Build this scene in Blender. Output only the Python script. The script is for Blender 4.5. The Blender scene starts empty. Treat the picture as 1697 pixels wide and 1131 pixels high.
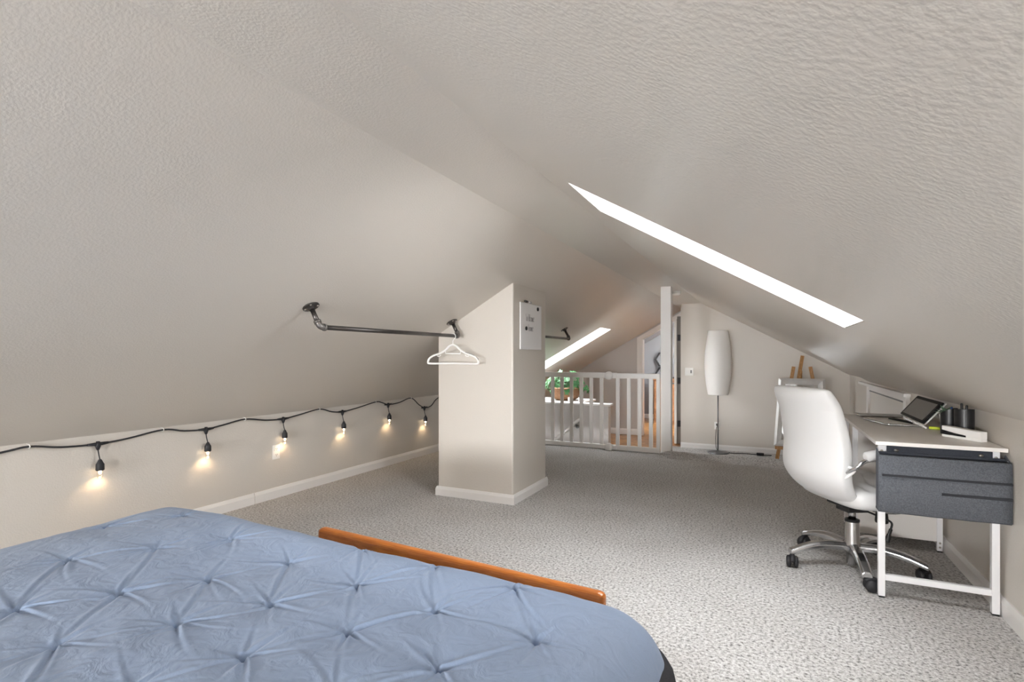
import bpy, bmesh, math, random
import numpy as np
from mathutils import Vector, Matrix, noise
random.seed(7)
rng = np.random.default_rng(7)
PI = math.pi
scene = bpy.context.scene
C = scene.collection

# ------------------------------------------------------------------ camera, world, light, exposure
cam_d = bpy.data.cameras.new('camera')
cam_d.sensor_width = 36.0
cam_d.lens = 882.72 / 1697 * 36.0
cam_d.shift_y = 25.15 / 1697
cam_d.clip_start = 0.02
cam = bpy.data.objects.new('camera', cam_d)
C.objects.link(cam)
cam.location = (0, 0, 1.15)
cam.rotation_euler = (PI / 2, 0, 0.4461)
scene.camera = cam

world = bpy.data.worlds.new('overcast_sky')
scene.world = world
world.use_nodes = True
wn = world.node_tree.nodes
wn['Background'].inputs['Color'].default_value = (0.96, 0.985, 1.0, 1)
wn['Background'].inputs['Strength'].default_value = 20.0

scene.view_settings.view_transform = 'Standard'
scene.view_settings.look = 'None'
scene.view_settings.gamma = 1.0
scene.view_settings.use_curve_mapping = False
scene.view_settings.exposure = 0.8
scene.cycles.max_bounces = 14
scene.cycles.diffuse_bounces = 10
scene.cycles.glossy_bounces = 4
scene.cycles.transparent_max_bounces = 12
scene.cycles.sample_clamp_indirect = 6.0
scene.cycles.caustics_reflective = False
scene.cycles.caustics_refractive = False

def area_light(name, loc, target, sx, sy, energy, color=(1, 1, 1), portal=False):
    d = bpy.data.lights.new(name, 'AREA')
    d.shape = 'RECTANGLE'; d.size = sx; d.size_y = sy; d.energy = energy; d.color = color
    if portal:
        d.cycles.is_portal = True
    o = bpy.data.objects.new(name, d)
    C.objects.link(o)
    o.location = loc
    o.rotation_euler = (Vector(target) - Vector(loc)).to_track_quat('-Z', 'Y').to_euler()
    return o

# daylight standing outside the two windows of the rear gable (behind the camera)
area_light('window_daylight', (-2.15, -4.47, 1.05), (-2.15, 0, 0.95), 1.1, 1.0, 260, (1.0, 1.0, 1.0))
area_light('window_daylight', (-0.35, -4.47, 1.05), (-0.35, 0, 0.95), 1.1, 1.0, 260, (1.0, 1.0, 1.0))

# ------------------------------------------------------------------ room numbers
XL, ZL = -3.5975, 0.6804          # left knee wall and its height
XR, ZR = 0.948, 0.884             # right knee wall
PL = 0.569
ZC, XCL, XCR = 1.972, -1.327, -0.917   # flat strip at the ridge
PR = (ZC - ZR) / (XR - XCR)
YR = -4.2                        # rear gable
YS = 6.55                         # floor step / post line
ZF = -0.29                        # lower floor
YB = 8.75                         # back wall (lamp)
YD = 9.75                         # door wall
def zl(x): return ZL + PL * (x - XL)
def zr(x): return ZR - PR * (x - XR)

# ------------------------------------------------------------------ mesh helpers
class MB:
    def __init__(self): self.v = []; self.f = []; self.sm = []
    def add(self, vs, fs, smooth=False):
        o = len(self.v)
        self.v += [tuple(p) for p in vs]
        self.f += [tuple(i + o for i in f) for f in fs]
        self.sm += [smooth] * len(fs)
        return self
    def box(self, lo, hi, M=None):
        x0, y0, z0 = lo; x1, y1, z1 = hi
        vs = [(x0,y0,z0),(x1,y0,z0),(x1,y1,z0),(x0,y1,z0),(x0,y0,z1),(x1,y0,z1),(x1,y1,z1),(x0,y1,z1)]
        if M is not None: vs = [M @ Vector(p) for p in vs]
        return self.add(vs, [(0,3,2,1),(4,5,6,7),(0,1,5,4),(1,2,6,5),(2,3,7,6),(3,0,4,7)])
    def bar(self, a, b, w, h, up=(0, 0, 1)):
        """rectangular bar from a to b; w across, h along 'up'"""
        a, b = Vector(a), Vector(b); t = (b - a).normalized(); up = Vector(up)
        s = t.cross(up).normalized(); u = s.cross(t).normalized()
        vs = []
        for p in (a, b):
            for i, j in ((-1,-1),(1,-1),(1,1),(-1,1)):
                vs.append(p + s * (i * w / 2) + u * (j * h / 2))
        return self.add(vs, [(0,3,2,1)[::-1],(4,5,6,7)[::-1],(0,1,5,4)[::-1],(1,2,6,5)[::-1],(2,3,7,6)[::-1],(3,0,4,7)[::-1]])
    def prism(self, pts, off):
        """planar polygon pts swept by vector off"""
        n = len(pts); off = Vector(off)
        a = [Vector(p) for p in pts]; b = [p + off for p in a]
        nrm = Vector((0, 0, 0))
        for i in range(n): nrm += a[i].cross(a[(i + 1) % n])
        flip = nrm.dot(off) > 0
        fs = [tuple(range(n)), tuple(range(2 * n - 1, n - 1, -1))]
        fs += [(i, n + i, n + (i + 1) % n, (i + 1) % n) for i in range(n)]
        if flip: fs = [f[::-1] for f in fs]
        return self.add(a + b, fs)
    def tube(self, pts, r, n=10, cap=True, closed=False, smooth=True, flat=1.0):
        pts = [Vector(p) for p in pts]; m = len(pts)
        rs = r if isinstance(r, (list, tuple)) else [r] * m
        vs = []; prev = None
        for i, p in enumerate(pts):
            if closed: t = pts[(i + 1) % m] - pts[i - 1]
            else: t = pts[min(i + 1, m - 1)] - pts[max(i - 1, 0)]
            t.normalize()
            if prev is None:
                ref = Vector((0, 0, 1)) if abs(t.z) < 0.9 else Vector((1, 0, 0))
                u = t.cross(ref).normalized()
            else:
                u = (prev - t * prev.dot(t)).normalized()
            prev = u; w = t.cross(u)
            for k in range(n):
                a = 2 * PI * k / n
                vs.append(p + (u * math.cos(a) + w * (math.sin(a) * flat)) * rs[i])
        fs = []
        for i in range(m if closed else m - 1):
            for k in range(n):
                a = i * n + k; b = i * n + (k + 1) % n
                c = ((i + 1) % m) * n + (k + 1) % n; d = ((i + 1) % m) * n + k
                fs.append((a, b, c, d))
        o = len(self.v); self.add(vs, fs, smooth)
        if cap and not closed:
            self.f += [tuple(o + k for k in range(n))[::-1], tuple(o + (m - 1) * n + k for k in range(n))]
            self.sm += [False, False]
        return self
    def lathe(self, prof, n=24, M=None, smooth=True):
        """prof: list of (r, z) bottom to top, around local z"""
        vs = []
        for r, z in prof:
            for k in range(n):
                a = 2 * PI * k / n
                p = Vector((r * math.cos(a), r * math.sin(a), z))
                vs.append(M @ p if M is not None else p)
        fs = []
        for i in range(len(prof) - 1):
            for k in range(n):
                fs.append((i*n+k, i*n+(k+1)%n, (i+1)*n+(k+1)%n, (i+1)*n+k))
        o = len(self.v); self.add(vs, fs, smooth)
        for i, rev in ((0, True), (len(prof) - 1, False)):
            if prof[i][0] > 1e-5:
                f = tuple(o + i * n + k for k in range(n))
                self.f.append(f[::-1] if rev else f); self.sm.append(False)
        return self
    def sphere(self, c, r, n=14, m=9, s=(1, 1, 1)):
        prof = [(max(r * math.sin(PI * i / m), 1e-6), -r * math.cos(PI * i / m)) for i in range(m + 1)]
        M = Matrix.Translation(c) @ Matrix.Diagonal((s[0], s[1], s[2], 1))
        return self.lathe(prof, n, M)
    def build(self, name, mat, parent=None, bevel=0, seg=2, world=True, subsurf=0):
        off = Vector((0, 0, 0))
        if parent is not None and world:
            p = parent
            while p is not None:
                off += p.location; p = p.parent
        me = bpy.data.meshes.new(name)
        me.from_pydata([tuple(Vector(p) - off) for p in self.v], [], self.f)
        me.polygons.foreach_set('use_smooth', self.sm)
        me.materials.append(mat)
        me.update()
        o = bpy.data.objects.new(name, me)
        C.objects.link(o)
        if parent is not None: o.parent = parent
        if bevel:
            b = o.modifiers.new('bevel', 'BEVEL'); b.width = bevel; b.segments = seg
            b.limit_method = 'ANGLE'; b.angle_limit = 0.6
        if subsurf:
            s = o.modifiers.new('sub', 'SUBSURF'); s.levels = subsurf; s.render_levels = subsurf
        return o

def tag(o, label=None, cat=None, group=None, kind=None):
    if label: o['label'] = label
    if cat: o['category'] = cat
    if group: o['group'] = group
    if kind: o['kind'] = kind
    return o
def thing(name, label, cat, loc=(0, 0, 0), rz=0, group=None):
    o = bpy.data.objects.new(name, None); C.objects.link(o)
    o.empty_display_size = 0.1
    o.location = loc; o.rotation_euler = (0, 0, rz)
    return tag(o, label, cat, group)
def struct(name, mb, mat, label=None, parent=None, **k):
    o = mb.build(name, mat, parent, **k)
    if parent is None: tag(o, label, kind='structure')
    return o
def copy_tree(o, parent=None):
    c = o.copy(); C.objects.link(c)
    if parent is not None: c.parent = parent
    for ch in list(o.children): copy_tree(ch, c)
    return c
def bez(p0, p1, p2, p3, n=12):
    p0, p1, p2, p3 = map(Vector, (p0, p1, p2, p3)); out = []
    for i in range(n + 1):
        t = i / n; s = 1 - t
        out.append(p0*s**3 + p1*3*s*s*t + p2*3*s*t*t + p3*t**3)
    return out
def smooth_path(P, n=8):
    P = [Vector(p) for p in P]; out = []
    for i in range(len(P) - 1):
        a = P[max(i-1, 0)]; b = P[i]; c = P[i+1]; d = P[min(i+2, len(P)-1)]
        for k in range(n):
            t = k / n
            out.append(0.5*((2*b)+(c-a)*t+(2*a-5*b+4*c-d)*t*t+(3*b-a-3*c+d)*t**3))
    out.append(P[-1])
    return out

# ------------------------------------------------------------------ materials
def srgb(r, g, b):
    f = lambda c: (c/255)/12.92 if c/255 <= 0.04045 else ((c/255+0.055)/1.055)**2.4
    return (f(r), f(g), f(b), 1)
def mat(name, col, rough=0.5, metal=0.0, spec=0.5, bump=None, var=None, coat=0):
    m = bpy.data.materials.new(name); m.use_nodes = True
    nt = m.node_tree; b = nt.nodes['Principled BSDF']
    b.inputs['Base Color'].default_value = col
    b.inputs['Roughness'].default_value = rough
    b.inputs['Metallic'].default_value = metal
    b.inputs['Specular IOR Level'].default_value = spec
    b.inputs['Coat Weight'].default_value = coat
    tc = nt.nodes.new('ShaderNodeTexCoord')
    if var:            # (scale, amount)
        n = nt.nodes.new('ShaderNodeTexNoise'); n.inputs['Scale'].default_value = var[0]; n.inputs['Detail'].default_value = 4
        nt.links.new(tc.outputs['Object'], n.inputs['Vector'])
        mx = nt.nodes.new('ShaderNodeMix'); mx.data_type = 'RGBA'
        mx.inputs[6].default_value = tuple(c*(1-var[1]) for c in col[:3])+(1,)
        mx.inputs[7].default_value = tuple(min(c*(1+var[1]), 1) for c in col[:3])+(1,)
        nt.links.new(n.outputs['Fac'], mx.inputs[0]); nt.links.new(mx.outputs[2], b.inputs['Base Color'])
    if bump:           # (scale, strength, distance)
        n = nt.nodes.new('ShaderNodeTexNoise'); n.inputs['Scale'].default_value = bump[0]; n.inputs['Detail'].default_value = 3
        nt.links.new(tc.outputs['Object'], n.inputs['Vector'])
        bp = nt.nodes.new('ShaderNodeBump'); bp.inputs['Strength'].default_value = bump[1]; bp.inputs['Distance'].default_value = bump[2]
        nt.links.new(n.outputs['Fac'], bp.inputs['Height']); nt.links.new(bp.outputs['Normal'], b.inputs['Normal'])
    return m

def paint_mat(name, col, rough=0.34, strength=0.14, scale=120):
    """orange-peel textured drywall paint with a satin finish"""
    m = mat(name, col, rough, spec=0.5)
    nt = m.node_tree; b = nt.nodes['Principled BSDF']; tc = nt.nodes['Texture Coordinate']
    n1 = nt.nodes.new('ShaderNodeTexNoise'); n1.inputs['Scale'].default_value = scale; n1.inputs['Detail'].default_value = 2.5; n1.inputs['Roughness'].default_value = 0.45
    n2 = nt.nodes.new('ShaderNodeTexNoise'); n2.inputs['Scale'].default_value = 1.3; n2.inputs['Detail'].default_value = 2
    for n in (n1, n2): nt.links.new(tc.outputs['Object'], n.inputs['Vector'])
    rp = nt.nodes.new('ShaderNodeValToRGB'); rp.color_ramp.elements[0].position = 0.36; rp.color_ramp.elements[1].position = 0.68
    nt.links.new(n1.outputs['Fac'], rp.inputs['Fac'])
    bp = nt.nodes.new('ShaderNodeBump'); bp.inputs['Strength'].default_value = strength; bp.inputs['Distance'].default_value = 0.003
    nt.links.new(rp.outputs['Color'], bp.inputs['Height']); nt.links.new(bp.outputs['Normal'], b.inputs['Normal'])
    mx = nt.nodes.new('ShaderNodeMix'); mx.data_type = 'RGBA'
    mx.inputs[6].default_value = tuple(c*0.975 for c in col[:3])+(1,); mx.inputs[7].default_value = tuple(min(1, c*1.025) for c in col[:3])+(1,)
    nt.links.new(n2.outputs['Fac'], mx.inputs[0]); nt.links.new(mx.outputs[2], b.inputs['Base Color'])
    return m

def carpet_mat():
    m = mat('carpet', (0.5, 0.5, 0.5, 1), 0.95, spec=0.1)
    nt = m.node_tree; b = nt.nodes['Principled BSDF']; tc = nt.nodes['Texture Coordinate']
    n1 = nt.nodes.new('ShaderNodeTexNoise'); n1.inputs['Scale'].default_value = 75; n1.inputs['Detail'].default_value = 4; n1.inputs['Roughness'].default_value = 0.7
    n2 = nt.nodes.new('ShaderNodeTexNoise'); n2.inputs['Scale'].default_value = 2.2; n2.inputs['Detail'].default_value = 3
    v = nt.nodes.new('ShaderNodeTexVoronoi'); v.inputs['Scale'].default_value = 130
    for n in (n1, n2, v): nt.links.new(tc.outputs['Object'], n.inputs['Vector'])
    rp = nt.nodes.new('ShaderNodeValToRGB'); e = rp.color_ramp.elements
    e[0].position = 0.33; e[0].color = srgb(92, 89, 88)
    e[1].position = 0.62; e[1].color = srgb(218, 217, 216)
    k = e.new(0.46); k.color = srgb(180, 178, 176)
    nt.links.new(n1.outputs['Fac'], rp.inputs['Fac'])
    mx = nt.nodes.new('ShaderNodeMix'); mx.data_type = 'RGBA'; mx.blend_type = 'MULTIPLY'; mx.inputs[0].default_value = 1
    rp2 = nt.nodes.new('ShaderNodeValToRGB'); rp2.color_ramp.elements[0].position = 0.3; rp2.color_ramp.elements[0].color = (0.9, 0.89, 0.88, 1)
    rp2.color_ramp.elements[1].position = 0.65; rp2.color_ramp.elements[1].color = (1, 1, 1, 1)
    nt.links.new(n2.outputs['Fac'], rp2.inputs['Fac'])
    nt.links.new(rp.outputs['Color'], mx.inputs[6]); nt.links.new(rp2.outputs['Color'], mx.inputs[7]); nt.links.new(mx.outputs[2], b.inputs['Base Color'])
    ad = nt.nodes.new('ShaderNodeMath'); ad.operation = 'ADD'
    nt.links.new(n1.outputs['Fac'], ad.inputs[0]); nt.links.new(v.outputs['Distance'], ad.inputs[1])
    bp = nt.nodes.new('ShaderNodeBump'); bp.inputs['Strength'].default_value = 0.4; bp.inputs['Distance'].default_value = 0.01
    nt.links.new(ad.outputs[0], bp.inputs['Height']); nt.links.new(bp.outputs['Normal'], b.inputs['Normal'])
    return m

def wood_mat(name, c1, c2, axis='X', scale=8, rough=0.35, ring=14):
    m = mat(name, c1, rough)
    nt = m.node_tree; b = nt.nodes['Principled BSDF']; tc = nt.nodes['Texture Coordinate']
    mp = nt.nodes.new('ShaderNodeMapping'); s = {'X': (0.12, 1, 1), 'Y': (1, 0.12, 1), 'Z': (1, 1, 0.12)}[axis]
    mp.inputs['Scale'].default_value = tuple(scale * q for q in s)
    n = nt.nodes.new('ShaderNodeTexNoise'); n.inputs['Scale'].default_value = ring; n.inputs['Detail'].default_value = 5; n.inputs['Distortion'].default_value = 0.8
    nt.links.new(tc.outputs['Object'], mp.inputs['Vector']); nt.links.new(mp.outputs['Vector'], n.inputs['Vector'])
    rp = nt.nodes.new('ShaderNodeValToRGB'); rp.color_ramp.elements[0].position = 0.3; rp.color_ramp.elements[1].position = 0.7
    rp.color_ramp.elements[0].color = c1; rp.color_ramp.elements[1].color = c2
    nt.links.new(n.outputs['Fac'], rp.inputs['Fac']); nt.links.new(rp.outputs['Color'], b.inputs['Base Color'])
    return m

def glass_mat(name, tint=(1, 1, 1, 1), gloss=0.08):
    m = bpy.data.materials.new(name); m.use_nodes = True; nt = m.node_tree; nt.nodes.clear()
    o = nt.nodes.new('ShaderNodeOutputMaterial'); t = nt.nodes.new('ShaderNodeBsdfTransparent'); g = nt.nodes.new('ShaderNodeBsdfGlossy')
    t.inputs['Color'].default_value = tint; g.inputs['Roughness'].default_value = 0.02
    x = nt.nodes.new('ShaderNodeMixShader'); x.inputs[0].default_value = gloss
    nt.links.new(t.outputs[0], x.inputs[1]); nt.links.new(g.outputs[0], x.inputs[2]); nt.links.new(x.outputs[0], o.inputs['Surface'])
    return m
def emit_mat(name, col, strength):
    m = bpy.data.materials.new(name); m.use_nodes = True; nt = m.node_tree; nt.nodes.clear()
    o = nt.nodes.new('ShaderNodeOutputMaterial'); e = nt.nodes.new('ShaderNodeEmission')
    e.inputs['Color'].default_value = col; e.inputs['Strength'].default_value = strength
    nt.links.new(e.outputs[0], o.inputs['Surface'])
    return m

M_paint = paint_mat('greige_wall_paint', srgb(212, 206, 198))
M_far = paint_mat('grey_far_wall_paint', srgb(200, 196, 194), strength=0.15)
M_room = paint_mat('grey_room_paint', srgb(140, 141, 145), strength=0.15)
M_white = mat('white_trim_paint', srgb(238, 236, 234), 0.35, var=(3, 0.02))
M_well = mat('white_skylight_shaft', srgb(240, 239, 236), 0.5, var=(3, 0.02))
M_gate = mat('white_gate_enamel', srgb(240, 238, 236), 0.3, var=(3, 0.02))
M_carpet = carpet_mat()
M_glass = glass_mat('window_glass')
M_black = mat('black_plastic', srgb(26, 26, 28), 0.38, var=(20, 0.1))
M_rubber = mat('black_rubber', srgb(34, 34, 38), 0.55, var=(20, 0.1))
M_chrome = mat('chrome', (0.62, 0.62, 0.63, 1), 0.2, 1.0, var=(5, 0.02))
M_pipe = mat('dark_iron_pipe', srgb(88, 84, 82), 0.38, 0.85, bump=(60, 0.15, 0.002), var=(12, 0.2))
M_elbow = mat('malleable_iron_fitting', srgb(120, 116, 113), 0.45, 0.7, bump=(120, 0.25, 0.001), var=(30, 0.15))
M_screw = mat('zinc_screw', srgb(205, 200, 192), 0.3, 0.9, var=(30, 0.05))
M_leather = mat('white_faux_leather', srgb(212, 212, 212), 0.42, bump=(180, 0.12, 0.001), var=(4, 0.02))
M_desk = mat('white_laminate', srgb(232, 228, 224), 0.4, var=(3, 0.02))
M_steel = mat('white_powder_coat', srgb(238, 238, 240), 0.35, var=(3, 0.02))
M_navy = wood_mat('cord', srgb(30, 30, 32), srgb(40, 40, 42))
M_outlet = mat('outlet_plastic', srgb(244, 243, 240), 0.3, var=(5, 0.02))
M_slot = mat('outlet_slot', srgb(40, 38, 36), 0.6, var=(5, 0.05))
M_hanger = mat('white_hanger_plastic', srgb(246, 245, 243), 0.35, var=(5, 0.02))
M_grip = mat('grey_hanger_grip', srgb(128, 126, 124), 0.7, var=(20, 0.08))
M_board = mat('whiteboard_gloss', srgb(240, 240, 242), 0.2, var=(3, 0.01))
M_ink = mat('dry_marker_ink', srgb(112, 112, 118), 0.7, var=(40, 0.1))
M_pine = wood_mat('pine_easel', srgb(150, 104, 58), srgb(196, 150, 96), 'Z')
M_orange = wood_mat('orange_stained_wood', srgb(184, 100, 36), srgb(214, 130, 54), 'X', 6, 0.3)
M_oak = wood_mat('brown_dresser_wood', srgb(112, 76, 50), srgb(160, 116, 80), 'X')
M_fabric = mat('charcoal_heather_fabric', srgb(92, 95, 101), 0.9, spec=0.15, bump=(300, 0.5, 0.002), var=(190, 0.6))
M_fabdark = mat('dark_charcoal_fabric', srgb(62, 65, 72), 0.9, spec=0.15, bump=(420, 0.5, 0.002), var=(260, 0.3))
M_base = mat('charcoal_bed_base', srgb(62, 62, 66), 0.9, spec=0.1, bump=(300, 0.4, 0.002), var=(200, 0.2))
M_silver = mat('brushed_silver', srgb(214, 213, 211), 0.4, 0.3, bump=(80, 0.2, 0.002), var=(14, 0.1))
M_mirror = mat('mirror_glass', (0.85, 0.87, 0.9, 1), 0.03, 1.0, var=(2, 0.01))
M_paper = mat('white_paper_shade', srgb(248, 247, 245), 0.85, spec=0.2, var=(60, 0.02))
M_lampmetal = mat('grey_lamp_metal', srgb(120, 120, 122), 0.4, 0.6, var=(20, 0.05))
M_leaf = mat('ivy_leaf', srgb(58, 112, 62), 0.45, var=(9, 0.6))
M_succ = mat('dusty_green_leaf', srgb(112, 140, 112), 0.5, var=(30, 0.3))
M_wicker = mat('brown_wicker', srgb(138, 98, 66), 0.7, bump=(60, 0.6, 0.006), var=(45, 0.45))
M_screen = mat('dark_screen_glass', srgb(112, 108, 102), 0.3, spec=0.4, var=(2, 0.05))
M_bezel = mat('black_bezel', srgb(16, 15, 16), 0.5, spec=.15, var=(8, 0.1))
M_alu = mat('aluminium', srgb(190, 188, 186), 0.3, 0.8, var=(8, 0.03))
M_yellow = mat('lime_highlighter', srgb(205, 222, 70), 0.4, var=(8, 0.05))
M_blue = mat('blue_pen_plastic', srgb(52, 86, 150), 0.35, var=(8, 0.1))
M_bulb = emit_mat('glowing_bulb', (1.0, 0.78, 0.52, 1), 9)
M_bulbglass = glass_mat('bulb_glass', (1, 0.97, 0.92, 1), 0.1)

def duvet_mat():
    m = mat('dusty_blue_duvet', srgb(138, 156, 184), 0.62, spec=0.3)
    nt = m.node_tree; b = nt.nodes['Principled BSDF']; tc = nt.nodes['Texture Coordinate']
    b.inputs['Sheen Weight'].default_value = 0.15
    n1 = nt.nodes.new('ShaderNodeTexNoise'); n1.inputs['Scale'].default_value = 13; n1.inputs['Detail'].default_value = 5; n1.inputs['Distortion'].default_value = 1.6
    n2 = nt.nodes.new('ShaderNodeTexNoise'); n2.inputs['Scale'].default_value = 500
    for n in (n1, n2): nt.links.new(tc.outputs['Object'], n.inputs['Vector'])
    b1 = nt.nodes.new('ShaderNodeBump'); b1.inputs['Strength'].default_value = 0.26; b1.inputs['Distance'].default_value = 0.02
    b2 = nt.nodes.new('ShaderNodeBump'); b2.inputs['Strength'].default_value = 0.2; b2.inputs['Distance'].default_value = 0.001
    nt.links.new(n1.outputs['Fac'], b1.inputs['Height']); nt.links.new(n2.outputs['Fac'], b2.inputs['Height'])
    nt.links.new(b1.outputs['Normal'], b2.inputs['Normal']); nt.links.new(b2.outputs['Normal'], b.inputs['Normal'])
    return m
M_duvet = duvet_mat()

def parquet_mat():
    m = mat('oak_parquet', srgb(176, 128, 78), 0.3)
    nt = m.node_tree; b = nt.nodes['Principled BSDF']; tc = nt.nodes['Texture Coordinate']
    br = nt.nodes.new('ShaderNodeTexBrick'); br.inputs['Scale'].default_value = 4.0; br.inputs['Mortar Size'].default_value = 0.01
    br.inputs['Color1'].default_value = srgb(188, 140, 88); br.inputs['Color2'].default_value = srgb(150, 104, 60); br.inputs['Mortar'].default_value = srgb(90, 60, 34)
    mp = nt.nodes.new('ShaderNodeMapping'); mp.inputs['Rotation'].default_value = (0, 0, 0.785)
    nt.links.new(tc.outputs['Object'], mp.inputs['Vector']); nt.links.new(mp.outputs['Vector'], br.inputs['Vector'])
    nt.links.new(br.outputs['Color'], b.inputs['Base Color'])
    return m
M_parquet = parquet_mat()

# ------------------------------------------------------------------ room shell
# floor: raised carpeted floor, with a soft rolled lip along the step (right of the post)
def floor_mesh():
    mb = MB()
    xs = [XL - 0.05, -2.6, -1.95, -1.15] + list(np.linspace(-1.05, 1.0, 28))
    ys = list(np.linspace(YR, 5.6, 12)) + list(np.linspace(5.7, YS, 22))
    nx, ny = len(xs), len(ys)
    for y in ys:
        for x in xs:
            lip = 0.034 * math.exp(-((y - (YS - 0.10)) / 0.085) ** 2) - .012 * math.exp(-((y - (YS - .36)) / .09) ** 2) if x > -1.1 else 0
            if y >= YS: lip = -0.012 if x > -1.1 else 0
            wob = 0.006 * noise.noise(Vector((x * 5, y * 5, 0))) if x > -1.1 and y > 5.6 else 0
            mb.v.append((x, y, lip + wob))
    for j in range(ny - 1):
        for i in range(nx - 1):
            a = j * nx + i
            mb.f.append((a, a + 1, a + nx + 1, a + nx)); mb.sm.append(True)
    # riser down to the lower floor
    mb.add([(XL, YS, -0.01), (XR + .1, YS, -0.01), (XR + .1, YS, ZF - .05), (XL, YS, ZF - .05)], [(0, 1, 2, 3)])
    return mb
struct('floor', floor_mesh(), M_carpet, 'speckled grey beige carpet on the main attic floor')
struct('floor_lower', MB().box((-1.36, YS, ZF - 0.1), (1.2, YB + 0.05, ZF)), M_carpet, 'carpet one step down in front of the back wall')
struct('floor_landing', MB().box((-1.95, YS, ZF - 0.12), (-1.36, 12.7, ZF - 0.004)).box((-3.65, 7.8, ZF - 0.12), (-1.95, 12.7, ZF - 0.004)).box((-1.36, YB + .05, ZF - 0.12), (0.3, 12.7, ZF - 0.004)), M_parquet, 'oak parquet landing and floor beyond the doorway')

T = 0.14
# left slope with the far skylight opening
SLX0, SLX1, SLY0, SLY1 = -3.30, -2.075, 7.18, 7.74
nL = Vector((-PL, 0, 1)).normalized()
nR = Vector((PR, 0, 1)).normalized()
def slope_quad(zf, x0, x1, y0, y1):
    return [(x0, y0, zf(x0)), (x1, y0, zf(x1)), (x1, y1, zf(x1)), (x0, y1, zf(x0))]
ce = MB()
for q in ((XL, XCL, YR, SLY0), (XL, XCL, SLY1, YD), (XL, SLX0, SLY0, SLY1), (SLX1, XCL, SLY0, SLY1)):
    ce.prism(slope_quad(zl, *q), nL * T)
# flat strip
ce.prism([(XCL, YR, ZC), (XCR, YR, ZC), (XCR, YD, ZC), (XCL, YD, ZC)], (0, 0, T))
# right slope with the near skylight opening
SRX0, SRX1, SRY0, SRY1 = -0.752, 0.294, 2.10, 2.592
for q in ((XCR, XR, YR, SRY0), (XCR, XR, SRY1, 6.5), (XCR, SRX0, SRY0, SRY1), (SRX1, XR, SRY0, SRY1)):
    ce.prism(slope_quad(zr, *q), nR * T)
# right slope beyond the post line, a little shallower
XR2 = 1.046; ZR2 = 0.886
def zr2(x): return ZC + (ZR2 - ZC) * (x - XCR) / (XR2 - XCR)
ce.prism(slope_quad(zr2, XCR, XR2, 6.5, YB + .1), nR * T)
struct('ceiling', ce, M_paint, 'greige textured sloping attic ceiling with flat ridge strip')

# walls
struct('wall_left', MB().box((XL - 0.12, YR, -0.1), (XL, YS, ZL + .03)).box((XL - 0.12, YS, -2.6), (XL, YD, ZL + .03)), M_paint, 'low greige knee wall on the left')
struct('wall_right', MB().box((XR, YR, -0.1), (XR + 0.12, 6.5, ZR + .02)).box((XR2, 6.5, ZF - .1), (XR2 + .12, YB + .1, ZR2 + .02)).box((XR + .12, 6.49, ZF - .1), (XR2 + .12, 6.5, ZR2)), M_paint, 'low greige knee wall behind the desk')
XBL = -1.228
struct('wall_back', MB().prism([(XBL, YB, ZF - .05), (XR2 + .1, YB, ZF - .05), (XR2 + .1, YB, ZR2 - .05), (XR2, YB, zr2(XR2) + .01), (XCR, YB, ZC + .01), (-1.146, YB, ZC + .01), (XBL, YB, 1.92)], (0, 0.1, 0))
       .box((XBL + .004, YB + .006, ZF - .05), (XBL + 0.1, YD + .1, ZC + .02)), M_paint, 'greige back wall behind the floor lamp and easel')
# wall with the sloped doorway
dw = MB()
dx0, dx1 = -2.04, -1.33
ct = lambda x: zl(x) - 0.115        # underside of the sloped head casing
dw.prism([(XL - .05, YD, ZF - .05), (dx0, YD, ZF - .05), (dx0, YD, zl(dx0) + .02), (XL - .05, YD, zl(XL - .05) + .02)], (0, 0.12, 0))
dw.prism([(dx0, YD, ct(dx0)), (dx1, YD, ct(dx1)), (dx1, YD, zl(dx1) + .02), (dx0, YD, zl(dx0) + .02)], (0, 0.12, 0))
dw.prism([(dx1, YD, ZF - .05), (XBL + .1, YD, ZF - .05), (XBL + .1, YD, ZC + .02), (dx1, YD, ZC + .02)], (0, 0.12, 0))
struct('wall_far', dw, M_far, 'pale grey gable wall around the slanted doorway')
# door casing
tr = MB()
tr.prism([(dx0 - .09, YD - .02, ZF), (dx0, YD - .02, ZF), (dx0, YD - .02, ct(dx0)), (dx0 - .09, YD - .02, ct(dx0 - .09))], (0, .05, 0))
tr.prism([(dx0 - .09, YD - .025, ct(dx0 - .09)), (dx1, YD - .025, ct(dx1)), (dx1, YD - .025, ct(dx1) + .085), (dx0 - .09, YD - .025, ct(dx0 - .09) + .085)], (0, .05, 0))
tr.box((dx1, YD - .02, ZF), (XBL, YD + .03, ct(dx1)))
tr.box((dx0 - .01, YD, ZF), (dx0 + .012, YD + .12, ct(dx0)))
struct('trim_1', tr, M_white, 'white casing around the slanted doorway')
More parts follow.
